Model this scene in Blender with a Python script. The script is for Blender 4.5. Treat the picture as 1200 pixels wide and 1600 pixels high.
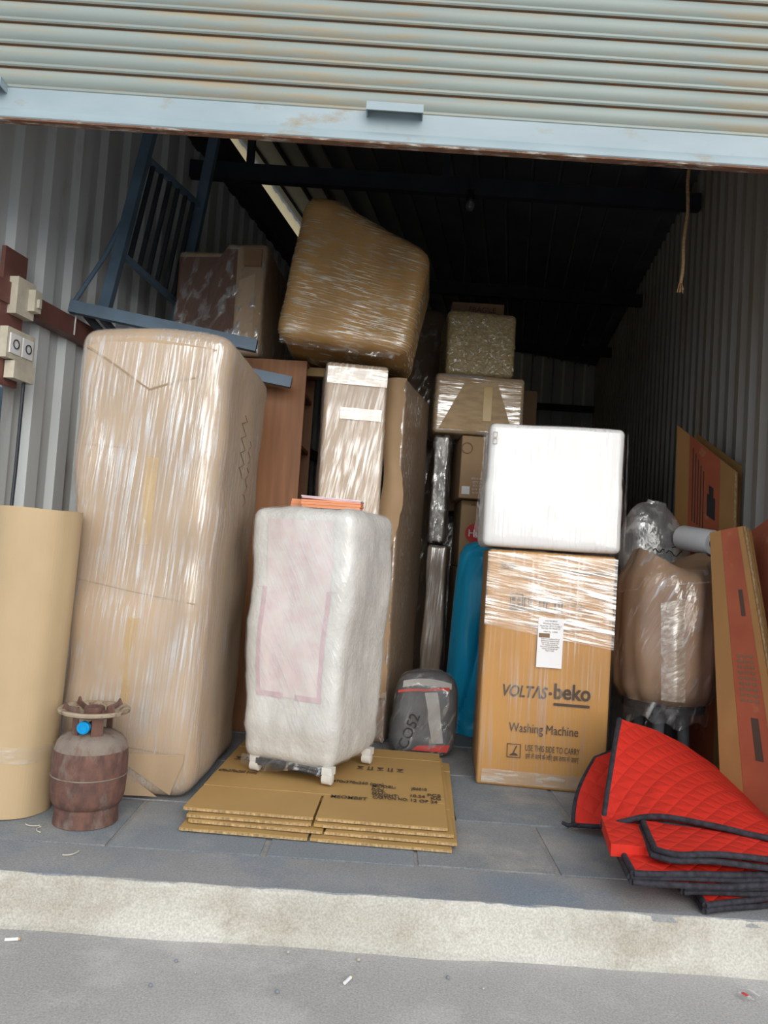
import bpy, bmesh, math, random
from mathutils import Matrix, Vector, noise

random.seed(7)
for o in list(bpy.data.objects):
    bpy.data.objects.remove(o)
SC = bpy.context.scene
COL = SC.collection

# ------------------------------------------------------------------ camera
FPX, TH, PH, CH = 1200.0, math.radians(2.86), 0.066, 1.05
cam_d = bpy.data.cameras.new('camera')
cam_d.sensor_fit = 'HORIZONTAL'
cam_d.sensor_width = 36.0
cam_d.lens = 36.0 * FPX / 1200.0
cam_d.clip_start = 0.05
cam = bpy.data.objects.new('camera', cam_d)
COL.objects.link(cam)
cam.matrix_world = (Matrix.Translation((0, 0, CH)) @ Matrix.Rotation(math.pi / 2 + TH, 4, 'X')
                    @ Matrix.Rotation(PH, 4, 'Z'))
SC.camera = cam

# ------------------------------------------------------------------ light
w = bpy.data.worlds.new('hazy_sky')
SC.world = w
w.use_nodes = True
bg = w.node_tree.nodes['Background']
bg.inputs[0].default_value = (0.86, 0.93, 1.0, 1)
bg.inputs[1].default_value = 1.05
sun_d = bpy.data.lights.new('hazy_sun', 'SUN')
sun_d.energy = 2.5
sun_d.angle = math.radians(50)
sun_d.color = (1.0, 0.95, 0.87)
sun = bpy.data.objects.new('hazy_sun', sun_d)
COL.objects.link(sun)
sun.location = (-2, -6, 6)
sun.rotation_euler = Vector((-0.24, 0.88, -0.33)).to_track_quat('-Z', 'Y').to_euler()

SC.view_settings.view_transform = 'Standard'
SC.view_settings.look = 'None'
SC.view_settings.gamma = 1.0
SC.view_settings.use_curve_mapping = False
SC.view_settings.exposure = 0.0


# ------------------------------------------------------------------ helpers
def _ray(px, py):
    dx, dy = px - 600, py - 800
    c, s = math.cos(PH), math.sin(PH)
    x = c * dx + s * dy
    up = s * dx - c * dy
    return x, FPX * math.cos(TH) - up * math.sin(TH), up * math.cos(TH) + FPX * math.sin(TH)


def at(px, py, Y):
    """a point of the place, from where it shows in the photo and its distance"""
    r = _ray(px, py)
    t = Y / r[1]
    return Vector((r[0] * t, Y, CH + r[2] * t))


def fl(px, py, z=0.0):
    r = _ray(px, py)
    t = (z - CH) / r[2]
    return Vector((r[0] * t, r[1] * t, z))


def thing(name, label, cat, loc=(0, 0, 0), rotz=0.0, group=None, rot=None):
    o = bpy.data.objects.new(name, None)
    o.empty_display_size = 0.1
    COL.objects.link(o)
    o.location = loc
    o.rotation_euler = rot if rot else (0, 0, rotz)
    tag(o, label, cat, group)
    return o


def tag(o, label, cat, group=None):
    o['label'] = label
    o['category'] = cat
    if group:
        o['group'] = group
    return o


def struct(o):
    o['kind'] = 'structure'
    return o


def link(name, me, mat=None, parent=None):
    o = bpy.data.objects.new(name, me)
    COL.objects.link(o)
    if mat:
        me.materials.clear()
        me.materials.append(mat)
    if parent:
        o.parent = parent
    return o


def smooth(me, ang=40):
    for p in me.polygons:
        p.use_smooth = True
    try:
        me.set_sharp_from_angle(angle=math.radians(ang))
    except Exception:
        pass


class MB:
    def __init__(s):
        s.v, s.f = [], []

    def add(s, vs, fs):
        n = len(s.v)
        s.v += [tuple(v) for v in vs]
        s.f += [tuple(i + n for i in f) for f in fs]
        return s

    def box(s, c, d, rot=None):
        hx, hy, hz = d[0] / 2, d[1] / 2, d[2] / 2
        vs = [Vector((x, y, z)) for x in (-hx, hx) for y in (-hy, hy) for z in (-hz, hz)]
        if rot is not None:
            vs = [rot @ v for v in vs]
        vs = [v + Vector(c) for v in vs]
        return s.add(vs, [(0, 1, 3, 2), (4, 6, 7, 5), (0, 4, 5, 1), (2, 3, 7, 6), (0, 2, 6, 4), (1, 5, 7, 3)])

    def bar(s, a, b, wd, ht, up=(0, 0, 1)):
        """box section bar from a to b"""
        a, b = Vector(a), Vector(b)
        t = (b - a).normalized()
        u = Vector(up)
        sd = t.cross(u).normalized()
        u = sd.cross(t)
        vs = []
        for p in (a, b):
            for (i, j) in ((-1, -1), (1, -1), (1, 1), (-1, 1)):
                vs.append(p + sd * (i * wd / 2) + u * (j * ht / 2))
        return s.add(vs, [(0, 1, 2, 3), (7, 6, 5, 4), (0, 4, 5, 1), (1, 5, 6, 2), (2, 6, 7, 3), (3, 7, 4, 0)])

    def tube(s, pts, r, n=8, cap=True):
        pts = [Vector(p) for p in pts]
        rs = r if isinstance(r, (list, tuple)) else [r] * len(pts)
        rings = []
        prev = None
        for i, p in enumerate(pts):
            t = (pts[min(i + 1, len(pts) - 1)] - pts[max(i - 1, 0)]).normalized()
            if prev is None:
                a = Vector((0, 0, 1)) if abs(t.z) < 0.9 else Vector((1, 0, 0))
            else:
                a = prev
            u = (a - t * a.dot(t)).normalized()
            prev = u
            vv = t.cross(u)
            rings.append([p + (u * math.cos(2 * math.pi * k / n) + vv * math.sin(2 * math.pi * k / n)) * rs[i]
                          for k in range(n)])
        vs = [q for rg in rings for q in rg]
        fs = []
        for i in range(len(rings) - 1):
            for k in range(n):
                k2 = (k + 1) % n
                fs.append((i * n + k, i * n + k2, (i + 1) * n + k2, (i + 1) * n + k))
        if cap:
            fs.append(tuple(range(n))[::-1])
            m = (len(rings) - 1) * n
            fs.append(tuple(m + k for k in range(n)))
        return s.add(vs, fs)

    def lathe(s, prof, n=40, c=(0, 0, 0)):
        vs = []
        for (r, z) in prof:
            for k in range(n):
                a = 2 * math.pi * k / n
                vs.append((c[0] + r * math.cos(a), c[1] + r * math.sin(a), c[2] + z))
        fs = []
        for i in range(len(prof) - 1):
            for k in range(n):
                k2 = (k + 1) % n
                fs.append((i * n + k, i * n + k2, (i + 1) * n + k2, (i + 1) * n + k))
        return s.add(vs, fs)

    def prism(s, poly, off):
        """polygon (3D points) given thickness along off"""
        n = len(poly)
        off = Vector(off)
        vs = [Vector(p) for p in poly] + [Vector(p) + off for p in poly]
        fs = [tuple(range(n)), tuple(range(2 * n - 1, n - 1, -1))]
        for i in range(n):
            j = (i + 1) % n
            fs.append((i, i + n, j + n, j))
        return s.add(vs, fs)

    def grid(s, fn, nu, nv):
        vs = [fn(i / nu, j / nv) for j in range(nv + 1) for i in range(nu + 1)]
        fs = []
        for j in range(nv):
            for i in range(nu):
                a = j * (nu + 1) + i
                fs.append((a, a + 1, a + nu + 2, a + nu + 1))
        return s.add(vs, fs)

    def mesh(s, name, sm=None):
        me = bpy.data.meshes.new(name)
        me.from_pydata(s.v, [], s.f)
        bm = bmesh.new()
        bm.from_mesh(me)
        bmesh.ops.recalc_face_normals(bm, faces=bm.faces)
        bm.to_mesh(me)
        bm.free()
        me.update()
        if sm:
            smooth(me, sm)
        return me

    def build(s, name, mat, parent=None, sm=None):
        return link(name, s.mesh(name, sm), mat, parent)


def axis_pts(h, r, n):
    """coordinates -h..h with a few extra near the rounded ends"""
    r = min(r, h * 0.98)
    e = [-h, -h + r * 0.15, -h + r * 0.35, -h + r * 0.62, -h + r]
    m = [(-h + r) + (2 * (h - r)) * i / n for i in range(1, n)]
    return e + m + [-q for q in e[::-1]]


def rbox(size, r, n=14, fn=None, off=0.0, wr=None):
    """rounded box standing on z=0, centred in x and y; fn deforms a point, off pushes outward,
    wr(p) adds outward wrinkles"""
    wx, wy, wz = size[0] / 2, size[1] / 2, size[2] / 2
    X, Y, Z = axis_pts(wx, r, n), axis_pts(wy, r, n), axis_pts(wz, r, n)
    bm = bmesh.new()

    def proj(p):
        inn = Vector((max(-wx + r, min(wx - r, p.x)), max(-wy + r, min(wy - r, p.y)), max(-wz + r, min(wz - r, p.z))))
        d = p - inn
        nn = d.normalized() if d.length > 1e-9 else Vector((0, 0, 1))
        q = inn + nn * r
        q.z += wz
        if fn:
            q = fn(q)
        k = off
        if wr:
            k += wr(q)
        return q + nn * k

    def face(us, vs, mk, flip):
        g = [[bm.verts.new(proj(mk(u, v))) for u in us] for v in vs]
        for j in range(len(vs) - 1):
            for i in range(len(us) - 1):
                q = [g[j][i], g[j][i + 1], g[j + 1][i + 1], g[j + 1][i]]
                bm.faces.new(q[::-1] if flip else q)

    for sg in (-1, 1):
        face(X, Y, lambda u, v: Vector((u, v, sg * wz)), sg < 0)
        face(X, Z, lambda u, v: Vector((u, sg * wy, v)), sg > 0)
        face(Y, Z, lambda u, v: Vector((sg * wx, u, v)), sg < 0)
    bmesh.ops.remove_doubles(bm, verts=bm.verts, dist=1e-4)
    bmesh.ops.recalc_face_normals(bm, faces=bm.faces)
    me = bpy.data.meshes.new('rounded')
    bm.to_mesh(me)
    bm.free()
    smooth(me, 50)
    return me


def nz(p, sc, seed=0.0):
    return noise.noise(Vector((p.x * sc[0] + seed, p.y * sc[1] + seed * 1.7, p.z * sc[2] - seed)))


# ------------------------------------------------------------------ materials
MATS = {}


def nd(nt, typ, **kw):
    n = nt.nodes.new(typ)
    for k, v in kw.items():
        setattr(n, k, v)
    return n


def base_mat(name, col, rough=0.7, metal=0.0, var=0.12, scale=(6, 6, 6), bump=0.15, bscale=(60, 60, 60), bdist=0.004,
             col2=None, lo=0.35, hi=0.65, spec=0.4, detail=5.0, coords='Object'):
    """principled material: two-tone noise colour and fine noise relief"""
    if name in MATS:
        return MATS[name]
    m = bpy.data.materials.new(name)
    m.use_nodes = True
    nt = m.node_tree
    b = nt.nodes['Principled BSDF']
    b.inputs['Roughness'].default_value = rough
    b.inputs['Metallic'].default_value = metal
    b.inputs['Specular IOR Level'].default_value = spec
    tc = nd(nt, 'ShaderNodeTexCoord')
    mp = nd(nt, 'ShaderNodeMapping')
    mp.inputs['Scale'].default_value = scale
    nt.links.new(tc.outputs[coords], mp.inputs[0])
    no = nd(nt, 'ShaderNodeTexNoise')
    no.inputs['Scale'].default_value = 1.0
    no.inputs['Detail'].default_value = detail
    nt.links.new(mp.outputs[0], no.inputs[0])
    cr = nd(nt, 'ShaderNodeValToRGB')
    c2 = col2 if col2 else tuple(max(0, c * (1 - 2 * var)) for c in col)
    cr.color_ramp.elements[0].position = lo
    cr.color_ramp.elements[1].position = hi
    cr.color_ramp.elements[0].color = (*c2, 1)
    cr.color_ramp.elements[1].color = (*col, 1)
    nt.links.new(no.outputs[0], cr.inputs[0])
    nt.links.new(cr.outputs[0], b.inputs['Base Color'])
    if bump:
        mp2 = nd(nt, 'ShaderNodeMapping')
        mp2.inputs['Scale'].default_value = bscale
        nt.links.new(tc.outputs[coords], mp2.inputs[0])
        n2 = nd(nt, 'ShaderNodeTexNoise')
        n2.inputs['Scale'].default_value = 1.0
        n2.inputs['Detail'].default_value = 4.0
        nt.links.new(mp2.outputs[0], n2.inputs[0])
        bu = nd(nt, 'ShaderNodeBump')
        bu.inputs['Strength'].default_value = bump
        bu.inputs['Distance'].default_value = bdist
        nt.links.new(n2.outputs[0], bu.inputs['Height'])
        nt.links.new(bu.outputs[0], b.inputs['Normal'])
    MATS[name] = m
    return m


def two_layer(name, col, col2, patch, patch_scale, lo, hi, **kw):
    """base_mat with a second, patchy colour on top (rust, stains, dust)"""
    if name in MATS:
        return MATS[name]
    m = base_mat(name, col, col2=col2, **kw)
    nt = m.node_tree
    b = nt.nodes['Principled BSDF']
    src = b.inputs['Base Color'].links[0].from_socket
    tc = [n for n in nt.nodes if n.type == 'TEX_COORD'][0]
    mp = nd(nt, 'ShaderNodeMapping')
    mp.inputs['Scale'].default_value = patch_scale
    mp.inputs['Location'].default_value = (3.1, 1.7, 5.3)
    nt.links.new(tc.outputs['Object'], mp.inputs[0])
    no = nd(nt, 'ShaderNodeTexNoise')
    no.inputs['Scale'].default_value = 1.0
    no.inputs['Detail'].default_value = 7.0
    no.inputs['Roughness'].default_value = 0.65
    nt.links.new(mp.outputs[0], no.inputs[0])
    cr = nd(nt, 'ShaderNodeValToRGB')
    cr.color_ramp.elements[0].position = lo
    cr.color_ramp.elements[1].position = hi
    cr.color_ramp.elements[0].color = (0, 0, 0, 1)
    cr.color_ramp.elements[1].color = (1, 1, 1, 1)
    nt.links.new(no.outputs[0], cr.inputs[0])
    mx = nd(nt, 'ShaderNodeMix', data_type='RGBA')
    nt.links.new(cr.outputs[0], mx.inputs[0])
    nt.links.new(src, mx.inputs[6])
    mx.inputs[7].default_value = (*patch, 1)
    nt.links.new(mx.outputs[2], b.inputs['Base Color'])
    return m


def film_mat(name, scale=(90, 90, 4), rot=(0, 0, 0), clear=0.07, streak=0.5, lo=0.5, hi=0.72, rough=0.16, bump=0.5,
             tint=(0.93, 0.94, 0.95), milk=0.35, bdist=0.004):
    """clear stretch film: see-through, glossy, milky where it wrinkles"""
    if name in MATS:
        return MATS[name]
    m = bpy.data.materials.new(name)
    m.use_nodes = True
    nt = m.node_tree
    nt.nodes.remove(nt.nodes['Principled BSDF'])
    out = [n for n in nt.nodes if n.type == 'OUTPUT_MATERIAL'][0]
    tc = nd(nt, 'ShaderNodeTexCoord')
    mp = nd(nt, 'ShaderNodeMapping')
    mp.inputs['Scale'].default_value = scale
    mp.vector_type = 'TEXTURE'
    mp.inputs['Rotation'].default_value = rot
    mp.inputs['Scale'].default_value = tuple(1.0 / q for q in scale)
    nt.links.new(tc.outputs['Object'], mp.inputs[0])
    n1 = nd(nt, 'ShaderNodeTexNoise')
    n1.inputs['Scale'].default_value = 1.0
    n1.inputs['Detail'].default_value = 4.0
    n1.inputs['Distortion'].default_value = 0.25
    nt.links.new(mp.outputs[0], n1.inputs[0])
    n2 = nd(nt, 'ShaderNodeTexNoise')
    n2.inputs['Scale'].default_value = 4.5
    n2.inputs['Detail'].default_value = 2.0
    nt.links.new(tc.outputs['Object'], n2.inputs[0])
    cr = nd(nt, 'ShaderNodeValToRGB')
    cr.color_ramp.elements[0].position = lo
    cr.color_ramp.elements[1].position = hi
    nt.links.new(n1.outputs[0], cr.inputs[0])
    cr2 = nd(nt, 'ShaderNodeValToRGB')
    cr2.color_ramp.elements[0].position = 0.30
    cr2.color_ramp.elements[1].position = 0.58
    nt.links.new(n2.outputs[0], cr2.inputs[0])
    mu = nd(nt, 'ShaderNodeMath', operation='MULTIPLY')
    nt.links.new(cr.outputs[0], mu.inputs[0])
    nt.links.new(cr2.outputs[0], mu.inputs[1])
    ma = nd(nt, 'ShaderNodeMath', operation='MULTIPLY_ADD')
    nt.links.new(mu.outputs[0], ma.inputs[0])
    ma.inputs[1].default_value = streak
    ma.inputs[2].default_value = clear
    bu = nd(nt, 'ShaderNodeBump')
    bu.inputs['Strength'].default_value = bump
    bu.inputs['Distance'].default_value = bdist
    nt.links.new(n1.outputs[0], bu.inputs['Height'])
    tr = nd(nt, 'ShaderNodeBsdfTransparent')
    gl = nd(nt, 'ShaderNodeBsdfGlossy')
    gl.inputs['Roughness'].default_value = rough
    gl.inputs['Color'].default_value = (0.95, 0.95, 0.95, 1)
    nt.links.new(bu.outputs[0], gl.inputs['Normal'])
    df = nd(nt, 'ShaderNodeBsdfDiffuse')
    df.inputs['Color'].default_value = (*tint, 1)
    nt.links.new(bu.outputs[0], df.inputs['Normal'])
    mg = nd(nt, 'ShaderNodeMixShader')
    mg.inputs[0].default_value = milk
    nt.links.new(gl.outputs[0], mg.inputs[1])
    nt.links.new(df.outputs[0], mg.inputs[2])
    mx = nd(nt, 'ShaderNodeMixShader')
    nt.links.new(ma.outputs[0], mx.inputs[0])
    nt.links.new(tr.outputs[0], mx.inputs[1])
    nt.links.new(mg.outputs[0], mx.inputs[2])
    nt.links.new(mx.outputs[0], out.inputs[0])
    MATS[name] = m
    return m


def kraft(name, col, **kw):
    kw.setdefault('var', 0.09)
    kw.setdefault('rough', 0.75)
    kw.setdefault('scale', (5, 5, 3))
    kw.setdefault('bump', 0.12)
    return base_mat(name, col, **kw)


K_TALL = kraft('kraft_pale', (0.47, 0.335, 0.215), var=0.11, scale=(4, 4, 2.2))
K_ROLL = kraft('kraft_roll', (0.50, 0.37, 0.22), var=0.05, bscale=(160, 160, 2), bump=0.25, bdist=0.003)
K_BIG = kraft('kraft_golden', (0.46, 0.255, 0.075), var=0.14)
K_DARK = kraft('kraft_brown', (0.30, 0.185, 0.10), var=0.1)
K_MID = kraft('kraft_mid', (0.42, 0.28, 0.16), var=0.08)
K_WM = kraft('carton_orange', (0.50, 0.25, 0.062), var=0.06, bscale=(90, 90, 3), bump=0.22)
K_FLAT = kraft('carton_flat', (0.44, 0.27, 0.095), var=0.05, scale=(3, 3, 3))
K_EDGE = base_mat('corrugated_edge', (0.55, 0.38, 0.19), var=0.25, scale=(120, 120, 60), bump=0.7, bscale=(150, 150, 90))
K_RED = two_layer('carton_red_print', (0.40, 0.105, 0.05), (0.33, 0.08, 0.04), (0.42, 0.22, 0.1), (9, 9, 9), 0.6, 0.75,
                  rough=0.7)
INK = base_mat('ink_black', (0.035, 0.03, 0.03), rough=0.7, var=0.1, bump=0)
INK_BROWN = base_mat('ink_brown', (0.085, 0.055, 0.04), rough=0.7, var=0.1, bump=0)
INK_FADE = base_mat('ink_faded', (0.22, 0.14, 0.08), rough=0.7, var=0.1, bump=0)
INK_RED = base_mat('ink_red', (0.62, 0.06, 0.05), rough=0.6, var=0.08, bump=0)
INK_WHITE = base_mat('ink_white', (0.75, 0.70, 0.66), rough=0.6, var=0.05, bump=0)
PAPER = base_mat('paper_white', (0.82, 0.82, 0.83), rough=0.6, var=0.04, bump=0)
TAPE = base_mat('tape_brown', (0.50, 0.34, 0.17), rough=0.25, var=0.06, bump=0.1)
TAPE_Y = base_mat('tape_yellow', (0.62, 0.42, 0.16), rough=0.25, var=0.06, bump=0.1)
WHITE_BOX = base_mat('carton_white', (0.76, 0.76, 0.755), rough=0.5, var=0.03, bump=0.1, scale=(3, 3, 3))
FOAM = base_mat('foam_wrap_white', (0.64, 0.625, 0.59), rough=0.6, var=0.07, scale=(14, 14, 10), bump=0.5,
                bscale=(70, 70, 50), bdist=0.008)
PINK = two_layer('pink_print', (0.62, 0.49, 0.50), (0.66, 0.55, 0.53), (0.66, 0.62, 0.59), (9, 9, 14), 0.42, 0.66,
                 rough=0.6, scale=(20, 20, 6))
PINK_D = base_mat('pink_print_dark', (0.60, 0.44, 0.47), rough=0.6, var=0.08, scale=(20, 20, 20), bump=0.2)
WOOD = base_mat('veneer_brown', (0.33, 0.145, 0.065), rough=0.5, var=0.14, scale=(22, 22, 1.6), bump=0.08)
WOOD_L = base_mat('plywood_pale', (0.42, 0.27, 0.12), rough=0.6, var=0.14, scale=(25, 25, 2), bump=0.1)
STEEL = base_mat('steel_blue', (0.12, 0.19, 0.27), rough=0.42, var=0.15, bump=0.1)
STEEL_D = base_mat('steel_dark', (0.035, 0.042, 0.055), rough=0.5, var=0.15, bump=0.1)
STEEL_R = base_mat('steel_red_oxide', (0.20, 0.085, 0.07), rough=0.55, var=0.12, bump=0.1)
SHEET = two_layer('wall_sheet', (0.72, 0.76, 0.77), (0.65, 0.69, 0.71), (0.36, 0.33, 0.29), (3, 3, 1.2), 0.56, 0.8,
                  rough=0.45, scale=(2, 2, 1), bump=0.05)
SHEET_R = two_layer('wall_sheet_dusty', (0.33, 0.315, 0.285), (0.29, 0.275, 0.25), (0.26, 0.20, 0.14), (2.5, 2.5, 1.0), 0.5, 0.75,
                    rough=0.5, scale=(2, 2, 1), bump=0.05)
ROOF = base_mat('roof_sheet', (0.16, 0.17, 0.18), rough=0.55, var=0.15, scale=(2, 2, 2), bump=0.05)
SHUT = two_layer('shutter_paint', (0.265, 0.31, 0.29), (0.215, 0.255, 0.245), (0.33, 0.235, 0.12), (2.2, 30, 26), 0.50, 0.74,
                 rough=0.42, scale=(1.2, 12, 16), bump=0.08)
RAILP = two_layer('shutter_rail_paint', (0.30, 0.37, 0.405), (0.255, 0.325, 0.36), (0.27, 0.235, 0.175), (6, 24, 13), 0.58, 0.74,
                  rough=0.42, scale=(3, 10, 8), bump=0.08)
RUST = two_layer('rust', (0.18, 0.085, 0.045), (0.11, 0.055, 0.035), (0.42, 0.40, 0.35), (9, 40, 40), 0.52, 0.66, rough=0.8,
                 scale=(20, 20, 20), bump=0.4)
ROPE = base_mat('jute', (0.33, 0.21, 0.10), rough=0.9, var=0.2, scale=(60, 60, 200), bump=0.6, bscale=(200, 200, 200))
PLASTIC_BLK = base_mat('plastic_black', (0.015, 0.016, 0.02), rough=0.3, var=0.2, bump=0.4, bscale=(14, 14, 14), bdist=0.03)
GREY_CLOTH = base_mat('cloth_grey', (0.10, 0.105, 0.115), rough=0.8, var=0.25, scale=(8, 8, 8), bump=0.4, bscale=(16, 16, 10),
                      bdist=0.02)
CREAM_P = base_mat('plastic_cream', (0.66, 0.61, 0.50), rough=0.5, var=0.12, scale=(12, 12, 12), bump=0.1)
BLUE_TARP = base_mat('tarp_blue', (0.014, 0.40, 0.72), rough=0.28, var=0.12, scale=(3, 3, 2), bump=0.35, bscale=(9, 9, 2.5),
                     bdist=0.03)
RED_QUILT_C = (0.62, 0.028, 0.016)
BIND = base_mat('binding_black', (0.035, 0.033, 0.045), rough=0.85, var=0.3, scale=(50, 50, 50), bump=0.5,
                bscale=(90, 90, 90))

F_TALL = film_mat('film_vertical', scale=(110, 110, 2.4), rot=(0, 0.07, 0), clear=0.09, streak=0.60, lo=0.47, hi=0.68, milk=0.5)
F_HOR = film_mat('film_horizontal', scale=(5, 5, 70), rot=(0, 0.12, 0), clear=0.08, streak=0.75, lo=0.52, hi=0.66)
F_DIAG = film_mat('film_diagonal', scale=(60, 60, 4), rot=(0, 0.6, 0), clear=0.10, streak=0.5, lo=0.5, hi=0.7)
F_SIDE = film_mat('film_loose', scale=(22, 22, 8), rot=(0.3, 0.3, 0), clear=0.10, streak=0.65, lo=0.52, hi=0.66, bump=0.9,
                  bdist=0.012)
F_CRINK = film_mat('film_crinkled', scale=(48, 48, 48), clear=0.10, streak=0.8, lo=0.5, hi=0.62, bump=1.0, bdist=0.012,
                   tint=(0.85, 0.72, 0.45), milk=0.6)
F_WHITE = film_mat('film_milky', scale=(90, 90, 5), rot=(0, -0.5, 0), clear=0.10, streak=0.4, lo=0.48, hi=0.7, milk=0.6)
F_CLEAR = film_mat('film_clear', scale=(30, 30, 5), rot=(0.2, 0.4, 0), clear=0.10, streak=0.55, lo=0.55, hi=0.68, bump=0.9,
                   bdist=0.010, rough=0.1)


def quilt_mat():
    m = base_mat('quilt_red', RED_QUILT_C, rough=0.7, var=0.05, bump=0)
    nt = m.node_tree
    b = nt.nodes['Principled BSDF']
    b.inputs['Specular IOR Level'].default_value = 0.25
    tc = [n for n in nt.nodes if n.type == 'TEX_COORD'][0]
    hs = []
    for ang in (0.75, -0.75):
        mp = nd(nt, 'ShaderNodeMapping')
        mp.inputs['Rotation'].default_value = (0, 0, ang)
        nt.links.new(tc.outputs['Object'], mp.inputs[0])
        wv = nd(nt, 'ShaderNodeTexWave', wave_type='BANDS', bands_direction='X', wave_profile='SIN')
        wv.inputs['Scale'].default_value = 5.5
        wv.inputs['Distortion'].default_value = 0.25
        nt.links.new(mp.outputs[0], wv.inputs[0])
        pw = nd(nt, 'ShaderNodeMath', operation='POWER')
        nt.links.new(wv.outputs[1], pw.inputs[0])
        pw.inputs[1].default_value = 0.35
        hs.append(pw)
    mn = nd(nt, 'ShaderNodeMath', operation='MINIMUM')
    nt.links.new(hs[0].outputs[0], mn.inputs[0])
    nt.links.new(hs[1].outputs[0], mn.inputs[1])
    bu = nd(nt, 'ShaderNodeBump')
    bu.inputs['Strength'].default_value = 0.4
    bu.inputs['Distance'].default_value = 0.012
    nt.links.new(mn.outputs[0], bu.inputs['Height'])
    nt.links.new(bu.outputs[0], b.inputs['Normal'])
    return m


QUILT = quilt_mat()


def ground_mat(name, c1, c2, c3, sc):
    """worn concrete: broad tone patches, speckle and pale dust"""
    m = two_layer(name, c1, c2, c3, (sc * 0.9, sc * 0.9, sc), 0.48, 0.68, rough=0.85, scale=(sc * 0.45, sc * 0.45, sc),
                  bump=0.35, bscale=(110, 110, 110), bdist=0.004)
    nt = m.node_tree
    b = nt.nodes['Principled BSDF']
    src = b.inputs['Base Color'].links[0].from_socket
    tc = [n for n in nt.nodes if n.type == 'TEX_COORD'][0]
    n = nd(nt, 'ShaderNodeTexNoise')
    n.inputs['Scale'].default_value = 160
    n.inputs['Detail'].default_value = 2
    nt.links.new(tc.outputs['Object'], n.inputs[0])
    cr = nd(nt, 'ShaderNodeValToRGB')
    cr.color_ramp.elements[0].position = 0.3
    cr.color_ramp.elements[0].color = (0.78, 0.78, 0.78, 1)
    cr.color_ramp.elements[1].position = 0.7
    cr.color_ramp.elements[1].color = (1.12, 1.12, 1.12, 1)
    nt.links.new(n.outputs[0], cr.inputs[0])
    mx = nd(nt, 'ShaderNodeMix', data_type='RGBA', blend_type='MULTIPLY')
    mx.inputs[0].default_value = 1.0
    nt.links.new(src, mx.inputs[6])
    nt.links.new(cr.outputs[0], mx.inputs[7])
    nt.links.new(mx.outputs[2], b.inputs['Base Color'])
    return m


G_OUT = ground_mat('yard_concrete', (0.44, 0.425, 0.415), (0.37, 0.36, 0.352), (0.52, 0.50, 0.485), 3.0)
G_STEP = ground_mat('step_limewash', (0.56, 0.54, 0.49), (0.47, 0.45, 0.40), (0.40, 0.37, 0.31), 5.0)
G_LIP = ground_mat('cement_lip', (0.30, 0.30, 0.305), (0.245, 0.25, 0.255), (0.20, 0.235, 0.28), 3.5)
G_MORT = ground_mat('mortar', (0.31, 0.305, 0.30), (0.25, 0.25, 0.25), (0.36, 0.34, 0.32), 6.0)
SLABS = [ground_mat('slab_slate', (0.225, 0.25, 0.275), (0.18, 0.205, 0.23), (0.32, 0.315, 0.31), 3.0),
         ground_mat('slab_blue', (0.245, 0.27, 0.295), (0.20, 0.225, 0.25), (0.33, 0.325, 0.32), 2.4),
         ground_mat('slab_grey', (0.26, 0.27, 0.28), (0.21, 0.222, 0.235), (0.35, 0.335, 0.32), 4.0)]


def text(parent, s, mat, loc, size, rot=(math.pi / 2, 0, 0), sx=1.0, shear=0.0, align='CENTER', bold=0.0, name='lettering', width=None):
    cu = bpy.data.curves.new('t', 'FONT')
    cu.body = s
    cu.size = size
    cu.align_x = align
    cu.align_y = 'CENTER'
    cu.shear = shear
    cu.extrude = 0.0004
    cu.offset = bold
    cu.resolution_u = 3
    o = bpy.data.objects.new('t', cu)
    COL.objects.link(o)
    dg = bpy.context.evaluated_depsgraph_get()
    me = bpy.data.meshes.new_from_object(o.evaluated_get(dg))
    bpy.data.objects.remove(o)
    bpy.data.curves.remove(cu)
    r = link(name, me, mat, parent)
    r.location = loc
    r.rotation_euler = rot
    if width:
        xs_ = [v.co.x for v in me.vertices]
        sx = width / max(1e-4, max(xs_) - min(xs_))
    r.scale = (sx, 1, 1)
    return r


# ================================================================== STRUCTURE
SKEW = 0.1673                       # the side walls run back at a slight angle to the front
XL0, XR0, YF, YB = -1.98, 1.66, 2.68, 12.2


def xl(y): return XL0 + SKEW * (y - YF)
def xr(y): return XR0 + SKEW * (y - YF)


def roof_z(x, y):
    u = (x - xl(y)) / (xr(y) - xl(y))
    return 4.36 - 0.46 * u + 0.048 * (y - 5.5)


# yard
mb = MB()
def gz(u, v):
    x, y = -14 + 28 * u, -16 + 18.5 * v
    return (x, y, -0.15 + 0.003 * noise.noise(Vector((x * 2, y * 2, 0))))
mb.grid(gz, 140, 90)
struct(mb.build('yard_ground', G_OUT, sm=60))

# step riser: limewashed face, a little battered, uneven foot
mb = MB()
def rs(u, v):
    x = -7 + 14 * u
    n1 = noise.noise(Vector((x * 6, v * 2, 3.0))) * 0.006
    n2 = noise.noise(Vector((x * 2.2, 9.0, v))) * 0.008
    prof = [(2.400, 0.0), (2.392, -0.006), (2.390, -0.02), (2.388, -0.06), (2.384, -0.10), (2.374, -0.135), (2.352, -0.151)]
    k = v * (len(prof) - 1)
    i = min(int(k), len(prof) - 2)
    f = k - i
    y = prof[i][0] * (1 - f) + prof[i + 1][0] * f
    z = prof[i][1] * (1 - f) + prof[i + 1][1] * f
    return (x, y + n1 + n2 * v * 2.2, z + (n1 * 0.6 if v < 0.1 else 0))
mb.grid(rs, 500, 12)
struct(mb.build('step_riser', G_STEP, sm=60))

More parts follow.
